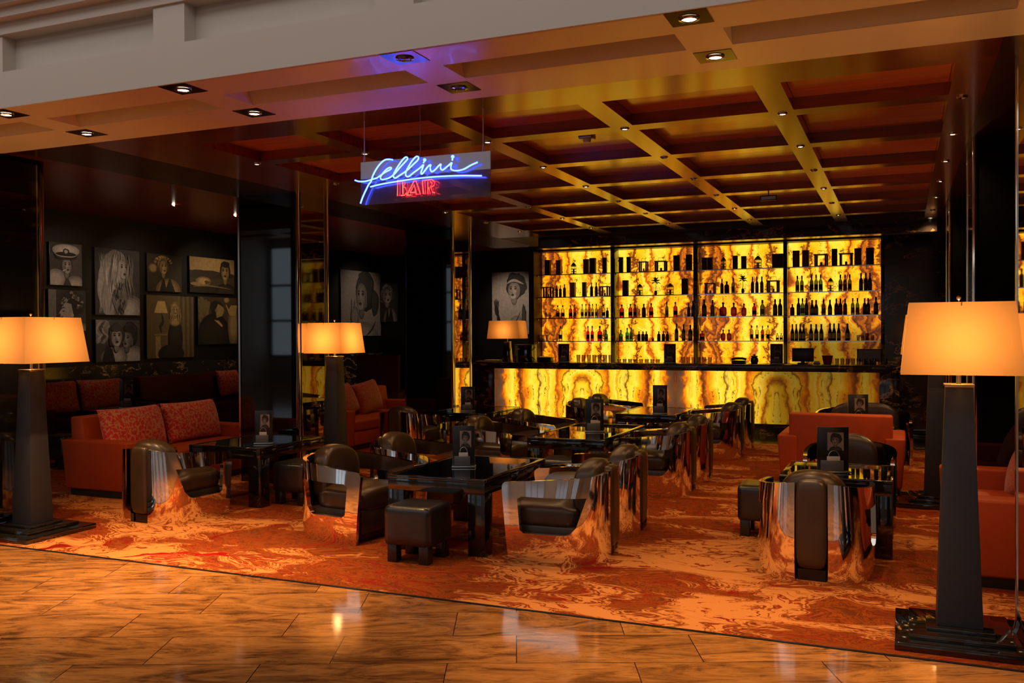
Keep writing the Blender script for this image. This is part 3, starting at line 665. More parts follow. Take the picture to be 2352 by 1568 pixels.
sofa(-7.62, 7.99, E_, 'rust leather sofa on the left with two big patterned cushions', 2.16)
sofa(-7.55, 12.0, E_, 'rust leather sofa between the two left pillars with fine patterned cushions', 2.4)
sofa(-.585, 10.42, N_, 'rust leather sofa seen from behind on the right', 1.25, n=1)
sofa(.74, 7.42, W_, 'rust leather sofa at the right edge behind the big lamp', 1.66, n=1)
sofa(.78, 10.75, W_, 'rust leather sofa half hidden behind the second right-hand lamp', 1.9)
sofa(-11.65, 10.4, E_-4, 'dark red leather sofa with patterned cushions below the photo wall', 2.0, mat='dark_red', hb=.92)
sofa(-11.65, 13.0, E_, 'dark brown-red leather sofa under the rear photographs of the photo wall', 2.6, mat='dark_red', hb=.95)
sofa(-9.0, 14.6, S_+20, 'high-backed dark red seat behind the distant patterned sofa', 1.05, mat='dark_red', hb=1.26, n=1)
def cushion(x, y, z, w, h, tk, rz, tilt, lb, mat, roll=0):
    m = MB(); n = 14; G = {}
    for side in (1, -1):
        for i in range(n+1):
            for j in range(n+1):
                u, v = -1+2*i/n, -1+2*j/n; edge = i in (0, n) or j in (0, n)
                if edge and side == -1: G[side, i, j] = G[1, i, j]; continue
                th = side*tk/2*(max(0, (1-u*u)*(1-v*v)))**.38
                pin = 1-.05*(1-v*v)*(abs(u)**2); pin2 = 1-.05*(1-u*u)*(abs(v)**2)
                G[side, i, j] = m.bm.verts.new((u*w/2*pin, th, v*h/2*pin2))
        for i in range(n):
            for j in range(n): m.face([G[side, i, j], G[side, i+1, j], G[side, i+1, j+1], G[side, i, j+1]], 0, True)
    o = m.build('cushion', MAT[mat], None, (x, y, z), sharp=0)
    o.rotation_euler = (Matrix.Rotation(math.radians(rz), 3, 'Z') @ Matrix.Rotation(math.radians(tilt), 3, 'X') @ Matrix.Rotation(math.radians(roll), 3, 'Y')).to_euler()
    return tag(o, lb, 'cushion', 'patterned red cushions')
cushion(-7.70, 7.53, .66, .88, .47, .26, -90, 16, 'big red patterned cushion on the near half of the left orange sofa', 'cushion')
cushion(-7.70, 8.42, .66, .88, .47, .26, -90, 16, 'big red patterned cushion on the far half of the left orange sofa', 'cushion')
cushion(-7.62, 11.5, .66, .62, .46, .2, -90, 18, 'fine patterned red cushion slumped on the near end of the distant sofa', 'cushion_fine', 14)
cushion(-7.66, 12.2, .68, .72, .5, .2, -90, 16, 'fine patterned red cushion leaning at the far end of the distant sofa', 'cushion_fine', 6)
cushion(.83, 7.9, .60, .5, .45, .16, 90, 14, 'pink-red patterned cushion on the sofa at the right edge', 'cushion_fine', 25)
cushion(-11.82, 10.0, .72, .86, .5, .24, -94, 14, 'dark patterned cushion on the near half of the shadowy sofa', 'cushion')
cushion(-11.80, 10.9, .72, .86, .5, .24, -94, 14, 'dark patterned cushion on the far half of the shadowy sofa', 'cushion')
cushion(-11.80, 13.9, .74, .6, .5, .2, -90, 14, 'dark patterned cushion at the rear end of the brown-red sofa', 'cushion')

# ------------------------------------------------------------------ lamps
def make_lamp(q=1.0, zb=1.443, zt=1.82, zc=1.368, bh=.345):
    t = bpy.data.objects.new('floor_lamp', None); C.objects.link(t)
    MB().box(-bh, bh, -bh, bh, 0, .045, bev=.004).box(-.25, .25, -.25, .25, .045, .075, bev=.004).build('base', MAT['lamp_base'], t)
    MB().box(-.165, .165, -.165, .165, .075, .095, bev=.003).build('base_collar', MAT['lamp_base'], t)
    MB().frustum(0, 0, .095, zc, .112, .112, .067, .067, bev=.004).build('tapered_body', MAT['lamp_body'], t)
    MB().frustum(0, 0, zc, zc+.016, .070, .070, .074, .074, bev=.003).build('cap', MAT['brass'], t)
    MB().tube([(0, 0, zc), (0, 0, zb+.06)], .013, 12).build('neck', MAT['brass'], t)
    m = MB(); r = []
    for z, a in ((zb, .317*q), (zt, .272*q)):
        r.append([m.bm.verts.new(p) for p in ((-a, -a, z), (a, -a, z), (a, a, z), (-a, a, z))])
    for k in range(4): m.face([r[0][k], r[0][(k+1) % 4], r[1][(k+1) % 4], r[1][k]])
    sh = m.build('lamp_shade', MAT['shade'], t)
    u = .27*q; m = MB().tube([(-u, 0, zt-.02), (u, 0, zt-.02)], .003, 6).tube([(0, -u, zt-.02), (0, u, zt-.02)], .003, 6).tube([(0, 0, zt-.16), (0, 0, zt+.015)], .004, 6)
    m.lathe([(.004, zt+.015), (.011, zt+.022), (.012, zt+.032), (.001, zt+.042)], seg=12).build('finial', MAT['brass'], sh)
    l = light('bulb_light', 'POINT', (0, 0, (zb+zt)/2-.04), 22*q, (1, .52, .17), radius=.05); l.parent = t
    return t
lp = make_lamp()
o = make_lamp(.915, bh=.32); o.location = (.285, 5.49, .002); tag(o, 'big floor lamp in the right foreground, tapered dark body on a stepped gloss base', 'floor lamp', 'floor lamps with tapered black bodies')
for i, (x, y, lb) in enumerate([ (-6.76, 5.50, 'floor lamp at the left edge beside the black pillar'),  (.31, 9.68, 'floor lamp mostly hidden behind the big right-hand lamp')]): put(lp, i == 0, x, y, 0, lb, 'floor lamp', 'floor lamps with tapered black bodies')
o = make_lamp(.76, 1.455, 1.787, 1.405); o.location = (-5.765, 8.52, .002); tag(o, 'smaller floor lamp standing before the mirrored side of the left pillar', 'floor lamp', 'floor lamps with tapered black bodies')
t = thing('table_lamp', 'small lamp with cream shade standing on the left end of the bar', 'table lamp', (-6.72, 15.55, 1.131))
MB().frustum(0, 0, 0, .36, .075, .075, .05, .05, bev=.003).build('tapered_body', MAT['lamp_base'], t)
MB().frustum(0, 0, .36, .372, .052, .052, .056, .056).tube([(0, 0, .37), (0, 0, .47)], .009).build('neck', MAT['brass'], t)
m = MB(); r = []
for z, a in ((.425, .33), (.755, .285)): r.append([m.bm.verts.new(p) for p in ((-a, -.2, z), (a, -.2, z), (a, .2, z), (-a, .2, z))])
for k in range(4): m.face([r[0][k], r[0][(k+1) % 4], r[1][(k+1) % 4], r[1][k]])
m.build('lamp_shade', MAT['shade'], t)
l = light('bulb_light', 'POINT', (0, 0, .57), 9, (1, .52, .17), radius=.04); l.parent = t
# ------------------------------------------------------------------ bar counter
BX, BY = -3.5, 15.2
t = thing('bar_counter', 'long black marble bar counter with glowing golden onyx front', 'bar counter', (BX, BY, 0))
MB().box(-3.72, 3.5, -.09, .68, 1.02, 1.131, bev=.008).build('countertop', MAT['marble'], t)
for a, b in ((-3.332, -1.71), (-1.708, 0), (.002, 1.588), (1.59, 3.187)): MB().box(a, b, 0, .03, .165, 1.02).build('onyx_panel', MAT['onyx_front'], t)
MB().box(-3.332, 3.187, -.012, .02, .145, .168).build('bottom_rail', MAT['black_plastic'], t)
MB().box(-3.332, 3.187, .03, .1, 0, .16).build('plinth', MAT['marble'], t)
MB().box(-3.69, -3.334, -.02, .6, 0, 1.02, bev=.004).build('end_pier', MAT['marble'], t)
MB().box(3.189, 3.47, -.02, .29, 0, 1.02, bev=.004).build('end_pier', MAT['marble'], t)
# ------------------------------------------------------------------ back bar
t = thing('back_bar_shelving', 'wall of backlit golden onyx with glass shelves and black dividers behind the bar', 'shelving', (-3.6, 17.5, 0))
MB().box(-3.31, 3.26, .32, .35, .9, 3.315).build('onyx_panel', MAT['onyx_back'], t)
MB().box(-3.32, 3.36, -.02, .35, 3.315, 3.44).build('top_frame', MAT['black_wall'], t)
MB().tube([(-3.3, -.03, 3.376), (3.26, -.03, 3.376)], .010, 8).build('top_rail', MAT['brass'], t)
for x0, x1 in ((-1.725, -1.643), (-.075, .008), (1.592, 1.662), (3.264, 3.357)): MB().box(x0, x1, 0, .31, .95, 3.40, bev=.004).build('divider', MAT['marble'], t)
MB().box(-3.31, 3.26, -.1, .32, .6, .95).build('back_counter', MAT['marble'], t)
SZs = {1: 2.846, 2: 2.384, 3: 1.954, 4: 1.489}
bays = {'A': (-3.31, -1.727), 'B': (-1.641, -.077), 'C': (.01, 1.59), 'D': (1.664, 3.262)}
glass_edge = glassy('shelf_glass', (.45, .50, .42), .25, .02)
for b, (x0, x1) in bays.items():
    for k, z in SZs.items():
        sh = MB().box(x0+.005, x1-.005, .0, .29, z-.014, z).build('glass_shelf', glass_edge, t)
        MB().box(x0+.003, x1-.003, -.012, .002, z-.016, z+.001).build('front_rail', MAT['trim'], sh)
        MB().lathe([(.012, -.012), (.022, -.004), (.022, .004), (.012, .012)], seg=10).build('bracket', MAT['trim'], sh, loc=(x0+.03, -.01, z-.03))
# ------------------------------------------------------------------ things on the shelves
def liquid(name, col, refl=.06): return glassy(name, col, refl, .05)
LQ = {'wd': liquid('dark_bottle_glass', (.05, .03, .012)), 'wg': liquid('green_bottle_glass', (.26, .34, .05)), 'wb': liquid('olive_bottle_glass', (.30, .40, .06)), 'wl': liquid('black_bottle_glass', (.035, .022, .010)),
 'sd': liquid('brown_bottle_glass', (.06, .025, .012)), 'sc': liquid('clear_bottle_glass', (.86, .80, .60)), 'sa': liquid('amber_bottle_glass', (.62, .16, .03)), 'sl': liquid('pale_bottle_glass', (.60, .52, .30)),
 'sr': liquid('red_bottle_glass', (.85, .02, .02)), 'sg': liquid('bright_green_bottle_glass', (.16, .52, .10)), 'gl': liquid('clear_glass', (.80, .72, .5), .12), 'gr': liquid('red_glass', (.6, .03, .03))}
LQ['wr'] = LQ['wd']; LQ['sq'] = liquid('cognac_glass', (.34, .07, .02))
LB = {k: simple('label_'+k, c, .6) for k, c in {'white': (.55, .5, .42), 'black': (.01, .01, .01), 'blue': (.03, .05, .14), 'red': (.35, .03, .01), 'grey': (.22, .20, .17)}.items()}
LABEL = {'wd': 'grey', 'wg': 'grey', 'wb': 'blue', 'wl': 'white', 'sd': 'black', 'sc': 'black', 'sa': 'black', 'sl': 'grey', 'sr': 'black', 'sg': 'grey', 'wr': 'red'}
DESC = {'wd': 'dark wine bottle', 'wg': 'green-tinted wine bottle', 'wb': 'green wine bottle with blue label', 'wl': 'dark wine bottle with pale label', 'sd': 'dark round-shouldered spirit bottle', 'sc': 'clear spirit bottle with black label',
 'sa': 'amber spirit bottle', 'sl': 'small pale spirit bottle', 'sr': 'bright red bottle with black band', 'sg': 'bright green squat bottle', 'gl': 'small clear tumbler', 'gr': 'small red glass', 'wr': 'dark wine bottle with red band', 'sq': 'wide cognac decanter',
 'bd': 'dark gift box', 'bb': 'brown gift box', 'bt': 'tan gift box', 'bg': 'grey gift box', 'la': 'arched metal lantern', 'lf': 'square wooden frame lantern', 'fl': 'dark spiky flower in a vase'}
NAME = {'b': 'gift_box', 'w': 'wine_bottle', 's': 'bottle', 'g': 'tumbler'}
BOXM = {'bd': simple('dark_carton', (.07, .035, .022), .5, var=.4), 'bb': simple('brown_carton', (.30, .11, .045), .5, var=.4), 'bt': simple('tan_carton', (.45, .24, .08), .5, var=.3), 'bg': simple('grey_carton', (.32, .29, .26), .5, var=.3)}
PROTO = {}
def make_item(k, w_, h_):
    n = {'la': 'lantern', 'lf': 'lantern', 'fl': 'flower_vase'}.get(k) or NAME[k[0]]
    if k == 'sq': n = 'decanter'
    t = bpy.data.objects.new(n, None); C.objects.link(t); r = w_/2
    if k[0] == 'w':
        pr = [(r*.9, 0), (r, .01*h_), (r, .56*h_), (r*.9, .63*h_), (r*.5, .72*h_), (r*.36, .76*h_), (r*.34, .97*h_), (r*.38, .975*h_), (r*.38, h_)]
        if k == 'wl': pr = [(r*.9, 0), (r, .01*h_), (r, .48*h_), (r*.8, .60*h_), (r*.48, .72*h_), (r*.36, .80*h_), (r*.36, h_)]
        MB().lathe(pr, seg=14).build('glass_body', LQ[k], t, sharp=60)
        MB().lathe([(r*1.02, .12*h_), (r*1.02, .44*h_)], seg=14, cap=False).build('paper_label', LB[LABEL[k]], t)
        MB().lathe([(r*.42, .80*h_), (r*.42, h_*1.003), (.001, h_*1.003)], seg=12, cap=False).build('capsule', MAT['black_plastic'], t)
    elif k == 'sq':
        soft_at((0, 0, h_*.33), (r, r*.45, h_*.33), 5, 4).build('glass_body', LQ[k], t, sharp=0)
        MB().lathe([(r*.28, .62*h_), (r*.24, .84*h_)], seg=12).lathe([(r*.34, .84*h_), (r*.38, .92*h_), (.002, h_)], seg=12, cap=False).build('stopper', MAT['black_plastic'], t)
    elif k[0] == 's':
        s = .62 if k in ('sd', 'sc', 'sa') else .55
        pr = [(r*.92, 0), (r, .015*h_), (r, s*h_), (r*.85, (s+.07)*h_), (r*.38, (s+.13)*h_), (r*.32, .88*h_)]
        MB().lathe(pr, seg=14).build('glass_body', LQ[k], t, sharp=60)
        MB().lathe([(r*1.02, .14*h_), (r*1.02, .42*h_)], seg=14, cap=False).build('paper_label', LB[LABEL[k]], t)
        MB().lathe([(r*.38, .86*h_), (r*.40, .99*h_), (r*.3, h_)], seg=12).build('cap', MAT['black_plastic'], t)
    elif k[0] == 'g':
        MB().lathe([(r*.7, 0), (r*.8, .02*h_), (r, h_), (r*.94, h_), (r*.72, .06*h_), (.001, .06*h_)], seg=14, cap=False).build('glass_body', LQ[k], t, sharp=60)
    elif k[0] == 'b':
        MB().box(-r, r, -r*.8, r*.8, 0, h_*.86, bev=.003).build('carton', BOXM[k], t); MB().box(-r*1.02, r*1.02, -r*.82, r*.82, h_*.86, h_, bev=.003).build('lid', BOXM[k], t)
    elif k == 'lf':
        m = MB(); b = w_*.075; q = r*.85
        for sx in (-1, 1):
            for sy in (-1, 1): m.box(sx*(r-b)-b, sx*(r-b)+b, sy*(q-b)-b, sy*(q-b)+b, 0, h_*.92)
        m.box(-r, r, -q, q, 0, h_*.07); m.build('wooden_frame', BOXM['bd'], t)
        MB().box(-r*1.12, r*1.12, -q*1.1, q*1.1, h_*.92, h_, bev=.003).build('roof', BOXM['bd'], t)
        MB().lathe([(r*.2, h_*.07), (r*.2, h_*.34), (r*.04, h_*.35)], seg=12).build('candle', MAT['white'], t)
        MB().tube([(-r*.5, 0, h_), (-r*.5, 0, h_*1.3), (r*.5, 0, h_*1.3), (r*.5, 0, h_)], .004, 6).build('handle', MAT['black_plastic'], t)
    elif k == 'la':
        m = MB().box(-r, r, -r, r, 0, h_*.05)
        for i in range(12):
            a = 2*PI*i/12; x, y = .92*r*math.cos(a), .92*r*math.sin(a)
            m.tube([(x, y, 0), (x, y, h_*.66), (x*.5, y*.5, h_*.80), (x*.2, y*.2, h_*.86)], w_*.022, 5)
        for z in (.2, .4, .62): m.lathe([(r*.93, z*h_-.004), (r*.95, z*h_), (r*.93, z*h_+.004)], seg=12, cap=False)
        m.build('lattice', MAT['black_plastic'], t)
        MB().lathe([(r*.96, h_*.66), (r*.5, h_*.82), (r*.22, h_*.86), (r*.22, h_*.9)], seg=12).build('roof', BOXM['bd'], t)
        MB().tube([(r*.3*math.cos(a), 0, h_*.93+r*.3*math.sin(a)) for a in [2*PI*i/12 for i in range(12)]], .003, 5, closed=True).build('ring', MAT['black_plastic'], t)
        MB().lathe([(r*.3, h_*.05), (r*.3, h_*.4), (r*.05, h_*.41)], seg=10).build('candle', MAT['white'], t)
    elif k == 'fl':
        MB().lathe([(.022, 0), (.03, .03), (.026, .08), (.02, .09)], seg=12).build('vase', LQ['sd'], t)
        MB().tube([(0, 0, .02), (.004, 0, h_*.5), (0, 0, h_*.72)], .005, 6).build('stem', simple('stem', (.03, .05, .015), .6), t)
        m = MB()
        for i in range(15):
            a = 2*PI*i/15+.2; el = (-.35, .35, 1.0)[i % 3]
            d = Vector((math.cos(a)*math.cos(el), .6*math.sin(a)*math.cos(el), math.sin(el))); s = Vector((-d.y, d.x, 0)).normalized()*.018
            b = Vector((0, 0, h_*.70)); mid = b+d*w_*.30+Vector((0, 0, .02)); tip = b+d*w_*.56
            v = [m.bm.verts.new(p) for p in (b-s*.4, mid-s+Vector((0, .003, 0)), tip, mid+s, b+s*.4)]
            m.face(v); v2 = [m.bm.verts.new(p+Vector((0, .004, .004))) for p in (b-s*.4, mid-s+Vector((0, .003, 0)), tip, mid+s, b+s*.4)]; m.face(v2[::-1])
        m.build('petals', simple('dark_petals', (.05, .02, .015), .6), t)
    return t
SHELF = {
 'A1': 'bd -6.7 0.113 0.309;bb -6.46 0.103 0.297;la -6.14 0.122 0.265;bb -5.87 0.101 0.304;bd -5.73 0.117 0.313;bd -5.48 0.08 0.311',
 'A2': 'lf -6.69 0.185 0.216;sd -6.51 0.057 0.246;sd -6.43 0.057 0.246;sd -6.34 0.061 0.266;bt -6.16 0.106 0.295;bg -5.91 0.081 0.294;sd -5.76 0.061 0.283;sd -5.66 0.06 0.282;lf -5.48 0.181 0.201',
 'A3': 'gl -6.77 0.054 0.124;gl -6.68 0.054 0.124;sc -6.49 0.074 0.267;sc -6.38 0.074 0.266;sa -6.21 0.073 0.265;sa -6.12 0.057 0.281;sl -5.96 0.057 0.284;sl -5.88 0.057 0.284;sl -5.81 0.057 0.283;sl -5.74 0.057 0.283;sl -5.66 0.056 0.282;sc -5.51 0.068 0.261;sd -5.43 0.06 0.201',
 'A4': 'gl -6.9 0.054 0.114;gl -6.83 0.054 0.114;gl -6.75 0.054 0.113;sc -6.43 0.07 0.307;sr -5.84 0.065 0.304;sr -5.75 0.069 0.303;sr -5.59 0.093 0.302;sg -5.46 0.076 0.221',
 'B1': 'bd -5.14 0.08 0.309;bd -4.98 0.083 0.308;lf -4.68 0.158 0.207;lf -4.33 0.215 0.206;bd -4.02 0.117 0.302;bd -3.78 0.106 0.31',
 'B2': 'bd -5.05 0.109 0.308;la -4.76 0.129 0.257;fl -4.44 0.216 0.363;la -4.15 0.146 0.254;bd -3.86 0.116 0.32',
 'B3': 'sa -5.13 0.096 0.259;sa -4.95 0.083 0.268;sa -4.86 0.075 0.258;sd -4.68 0.083 0.266;sa -4.53 0.083 0.275;wg -4.22 0.066 0.303;sa -4.05 0.082 0.292;sd -3.79 0.062 0.261;wd -3.71 0.062 0.309',
 'B4': 'sg -5.15 0.08 0.219;sg -5.02 0.072 0.258;sg -4.94 0.071 0.258;sd -4.78 0.067 0.188;sd -4.7 0.067 0.188;sd -4.63 0.067 0.187;sa -4.5 0.051 0.083;sd -4.38 0.071 0.186;sd -4.29 0.07 0.186;sd -4.21 0.07 0.186;wd -4.03 0.074 0.331;wd -3.89 0.07 0.32;wd -3.76 0.081 0.309',
 'C1': 'bd -3.48 0.096 0.24;bd -3.37 0.104 0.24;la -3.12 0.105 0.267;bd -2.9 0.091 0.256;bd -2.74 0.095 0.246;la -2.48 0.142 0.264;bd -2.17 0.096 0.262;bd -2.07 0.096 0.262',
 'C2': 'lf -3.37 0.192 0.211;wd -3.15 0.065 0.286;sd -3.06 0.095 0.238;wg -2.94 0.068 0.294;fl -2.76 0.18 0.359;wd -2.58 0.064 0.299;wd -2.5 0.064 0.299;wd -2.41 0.064 0.298;lf -2.2 0.205 0.228',
 'C3': 'wd -3.49 0.096 0.327;wg -3.33 0.08 0.316;sq -3.13 0.134 0.277;sq -2.93 0.114 0.266;sq -2.74 0.095 0.246;sa -2.55 0.078 0.242;wg -2.4 0.087 0.298;wd -2.17 0.078 0.297;wd -2.08 0.077 0.296',
 'C4': 'sa -3.53 0.096 0.192;sq -3.13 0.088 0.219;sq -3.02 0.088 0.219;sc -2.6 0.06 0.288;sc -2.5 0.06 0.287;sa -2.4 0.06 0.287;sc -2.3 0.059 0.286;sc -2.13 0.055 0.137;sc -2.06 0.055 0.137',
 'D1': 'bb -1.79 0.118 0.305;bb -1.62 0.124 0.304;lf -1.35 0.215 0.224;bd -1.12 0.094 0.312;lf -0.92 0.213 0.222;bb -0.72 0.121 0.309;bd -0.52 0.127 0.307',
 'D2': 'wg -1.77 0.068 0.294;wg -1.69 0.068 0.293;wb -1.52 0.067 0.315;wb -1.44 0.067 0.314;wb -1.36 0.067 0.313;la -1.19 0.107 0.279;wg -1.02 0.071 0.3;wg -0.94 0.071 0.299;wg -0.86 0.071 0.299;wd -0.67 0.07 0.319;wd -0.59 0.07 0.319;wd -0.52 0.07 0.318',
 'D3': 'sd -1.86 0.077 0.215;wd -1.75 0.068 0.316;wg -1.68 0.068 0.316;wd -1.61 0.068 0.315;wl -1.51 0.076 0.281;wl -1.44 0.076 0.28;wg -1.31 0.076 0.291;wl -1.2 0.076 0.29;wr -1.09 0.071 0.3;wr -1.02 0.071 0.3;wr -0.94 0.071 0.299;wg -0.81 0.075 0.298;wg -0.73 0.075 0.298;wd -0.61 0.066 0.297;wd -0.55 0.066 0.296;wd -0.42 0.079 0.318',
 'D4': 'wl -1.86 0.066 0.306;wl -1.79 0.066 0.305;wl -1.72 0.065 0.305;wl -1.66 0.065 0.304;wl -1.53 0.076 0.303;wl -1.44 0.076 0.303;wl -1.35 0.076 0.302;wl -1.2 0.071 0.312;wl -1.13 0.071 0.312;wl -1.05 0.071 0.311;wl -0.9 0.084 0.31;gl -0.72 0.057 0.099;gl -0.65 0.057 0.099;gr -0.57 0.062 0.132;gl -0.48 0.057 0.099',
}

SNAME = {'1': 'top shelf', '2': 'second shelf down', '3': 'third shelf down', '4': 'lowest glass shelf'}
BNAME = {'A': 'leftmost bay', 'B': 'second bay', 'C': 'third bay', 'D': 'rightmost bay'}
MIN = {}
for key, s in SHELF.items():
    for n_, it in enumerate(s.split(';')):
        k, x, w_, h_ = it.split(); x, w_, h_ = float(x), float(w_), float(h_)
        pk = (k, round(w_, 2), round(h_/.02))
        if pk not in PROTO: o = PROTO[pk] = make_item(k, w_, h_)
        else: o = dup(PROTO[pk])
        o.location = (x, 17.62 + (.05 if k[0] == 'g' else 0), SZs[int(key[1])]); o.rotation_euler = (0, 0, random.uniform(-.1, .1))
        tag(o, '%s, %s from left on %s, %s' % (DESC[k], ordn[n_] if n_ < 14 else str(n_+1)+'th', SNAME[key[1]], BNAME[key[0]]),
            {'b': 'box', 'w': 'bottle', 's': 'bottle', 'g': 'glass', 'l': 'lantern', 'f': 'flower'}[k[0]], 'things on the backlit bar shelves, %s, %s' % (SNAME[key[1]], BNAME[key[0]]))
# ------------------------------------------------------------------ tone-painted prints
def tone_mesh(name, polys, w_, h_, parent, loc, rot=(0, 0, 0), base=.03, tint=(1, .93, .86)):
    """flat print of grey shapes in the x-z plane facing -y; polys: (points 0..1, tone)"""
    m = MB(); lay = m.bm.faces.layers.float_vector.new('tone')
    def add(pts, tone, k):
        f = m.bm.faces.new([m.bm.verts.new(((a-.5)*w_, -k*.00025, b*h_)) for a, b in pts]); f[lay] = Vector((tone*tint[0], tone*tint[1], tone*tint[2])); f.smooth = False
    add([(0, 0), (1, 0), (1, 1), (0, 1)], base, 0)
    for k, (pts, tone) in enumerate(polys): add([(min(max(a, 0), 1), min(max(b, 0), 1)) for a, b in pts], tone, k+1)
    me = bpy.data.meshes.new(name); m.bm.to_mesh(me); m.bm.free(); me.materials.append(MAT['print'])
    o = bpy.data.objects.new(name, me); C.objects.link(o); o.parent = parent; o.location = loc; o.rotation_euler = rot; return o
def blob(cx, cy, rx, ry, wob=0., n=26, seed=1, rot=0., a0=0, a1=2*PI):
    R = random.Random(seed); ph = [R.uniform(0, 6.28) for _ in range(4)]; out = []
    for i in range(n):
        a = a0+(a1-a0)*i/n; k = 1+wob*(math.sin(3*a+ph[0])+.7*math.sin(5*a+ph[1])+.6*math.sin(9*a+ph[2])+.4*math.sin(13*a+ph[3]))
        x, y = rx*k*math.cos(a), ry*k*math.sin(a); out.append((cx+x*math.cos(rot)-y*math.sin(rot), cy+x*math.sin(rot)+y*math.cos(rot)))
    return out
def shade(cx, cy, rx, ry, t0, t1, n=5, dx=0., dy=0., wob=0., seed=1, rot=0.):
    """rounded form: stacked outlines from edge tone t0 to lit tone t1"""
    return [(blob(cx+dx*k/n, cy+dy*k/n, rx*(1-.17*k), ry*(1-.17*k), wob, 30, seed, rot), t0+(t1-t0)*k/(n-1)) for k in range(n)]
def strand(p, wd, tone):
    P = [Vector((a, b)) for a, b in p]; L, R = [], []
    Q = []
    for i in range(len(P)-1):
        a, b, c, d = P[max(i-1, 0)], P[i], P[i+1], P[min(i+2, len(P)-1)]
        for k in range(5):
            u = k/5; Q.append(.5*((2*b)+(c-a)*u+(2*a-5*b+4*c-d)*u*u+(3*b-a-3*c+d)*u**3))
    Q.append(P[-1]); n = len(Q)
    for i, q in enumerate(Q):
        t = (Q[min(i+1, n-1)]-Q[max(i-1, 0)]).normalized(); w_ = wd*math.sin(PI*(i+.6)/(n+.2))
        L.append((q.x-t.y*w_, q.y+t.x*w_)); R.append((q.x+t.y*w_, q.y-t.x*w_))
    return (L+R[::-1], tone)
def locks(R, x0, x1, y0, y1, n, wd, ta, tb, wav=.04, drift=0.):
    out = []
    for k in range(n):
        x = x0+(x1-x0)*k/max(n-1, 1)+R.uniform(-.01, .01); ph = R.uniform(0, 6); m_ = 6
        out.append(strand([(x+drift*i/m_+wav*math.sin(ph+i*1.6), y1+(y0-y1)*i/m_+R.uniform(-.01, .01)) for i in range(m_+1)], wd*R.uniform(.6, 1.3), R.uniform(ta, tb)))
    return out
def face(cx, cy, s, ar, skin=.36, turn=.15, seed=1, tilt=0.):
    q = s*.72/ar; P = []
    P += shade(cx-q*.02, cy-s*1.05, q*.48, s*.55, skin*.25, skin*.5, 3)
    P += shade(cx, cy, q, s, skin*.42, skin, 6, turn*q*.5, s*.06, .004)
    P.append((blob(cx+turn*q*.9, cy-s*.62, q*.50, s*.30, 0, 20), skin*.92))
    P.append((blob(cx-turn*q*3.4, cy-s*.25, q*.24, s*.5, 0, 20), skin*.45))
    for e in (-1, 1):
        k = 1-abs(turn)*.9*(1 if e*turn > 0 else 0); ex = cx+turn*q*1.0+e*q*.43*k
        P.append((blob(ex, cy+s*.20, q*.27*k, s*.14, 0, 16), skin*.5)); P.append((blob(ex, cy+s*.16, q*.20*k, s*.060, 0, 12), skin*.9))
        P.append((blob(ex, cy+s*.165, q*.10, s*.062, 0, 12), .008)); P.append(strand([(ex-q*.24*k, cy+s*.17), (ex, cy+s*.255), (ex+q*.24*k, cy+s*.19)], .012*s/.2, .01))
        P.append(strand([(ex-q*.28*k, cy+s*.34+(.05*s if e > 0 else -.02*s)), (ex, cy+s*.44), (ex+q*.28*k, cy+s*.34+(-.02*s if e > 0 else .05*s))], .010*s/.2, .012))
    nx = cx+turn*q*1.7
    P.append(([(nx-q*.03, cy+s*.2), (nx+q*.06, cy+s*.18), (nx+q*.12+turn*q*.3, cy-s*.20), (nx-q*.10, cy-s*.22)], skin*.8)); P.append((blob(nx+turn*q*.2, cy-s*.23, q*.14, s*.035, 0, 10), skin*.3))
    mx = cx+turn*q*1.4
    P.append(strand([(mx-q*.28, cy-s*.50), (mx-q*.06, cy-s*.425), (mx, cy-s*.45), (mx+q*.06, cy-s*.425), (mx+q*.28, cy-s*.50)], .020*s/.2, .03)); P.append((blob(mx, cy-s*.55, q*.20, s*.06, 0, 12), .05)); P.append(strand([(mx-q*.27, cy-s*.50), (mx+q*.27, cy-s*.50)], .004*s/.2, .005))
    return P
def cap_hair(cx, cy, s, ar, tone, hs=1.25, wob=.05, seed=1, shine=None, R=None):
    q = s*.74/ar; P = shade(cx, cy+s*.22, q*hs*1.12, s*hs, tone*.6, tone*1.1, 3, 0, .01, wob, seed)
    R = R or random.Random(seed)
    for k in range(12):
        a = .25+2.6*k/11; sh = (shine or tone*2.2)*R.uniform(.5, 1.2)
        P.append(strand([(cx+q*.75*math.cos(a), cy+s*.3+s*.7*math.sin(a)), (cx+q*1.08*math.cos(a+.12), cy+s*.28+s*1.02*math.sin(a+.12)), (cx+q*1.3*math.cos(a+.5), cy+s*.1+s*1.15*math.sin(a+.5))], .010*s/.2, sh))
    return P
def fringe(cx, cy, s, ar, tone, lift=.95, wob=.06, seed=4):
    q = s*.74/ar; return [(blob(cx, cy+s*lift, q*1.04, s*.38, wob, 24, seed), tone)]
def head(cx, cy, s, ar, hair=.02, skin=.36, turn=.15, seed=1, hs=1.25, wob=.05, longh=0, hl=None):
    P = cap_hair(cx-turn*s*.3/ar, cy, s, ar, hair, hs, wob, seed, hl)
    return P+face(cx, cy, s, ar, skin, turn, seed)+fringe(cx-turn*s*.25/ar, cy, s, ar, hair, 1.0, wob, seed+9)
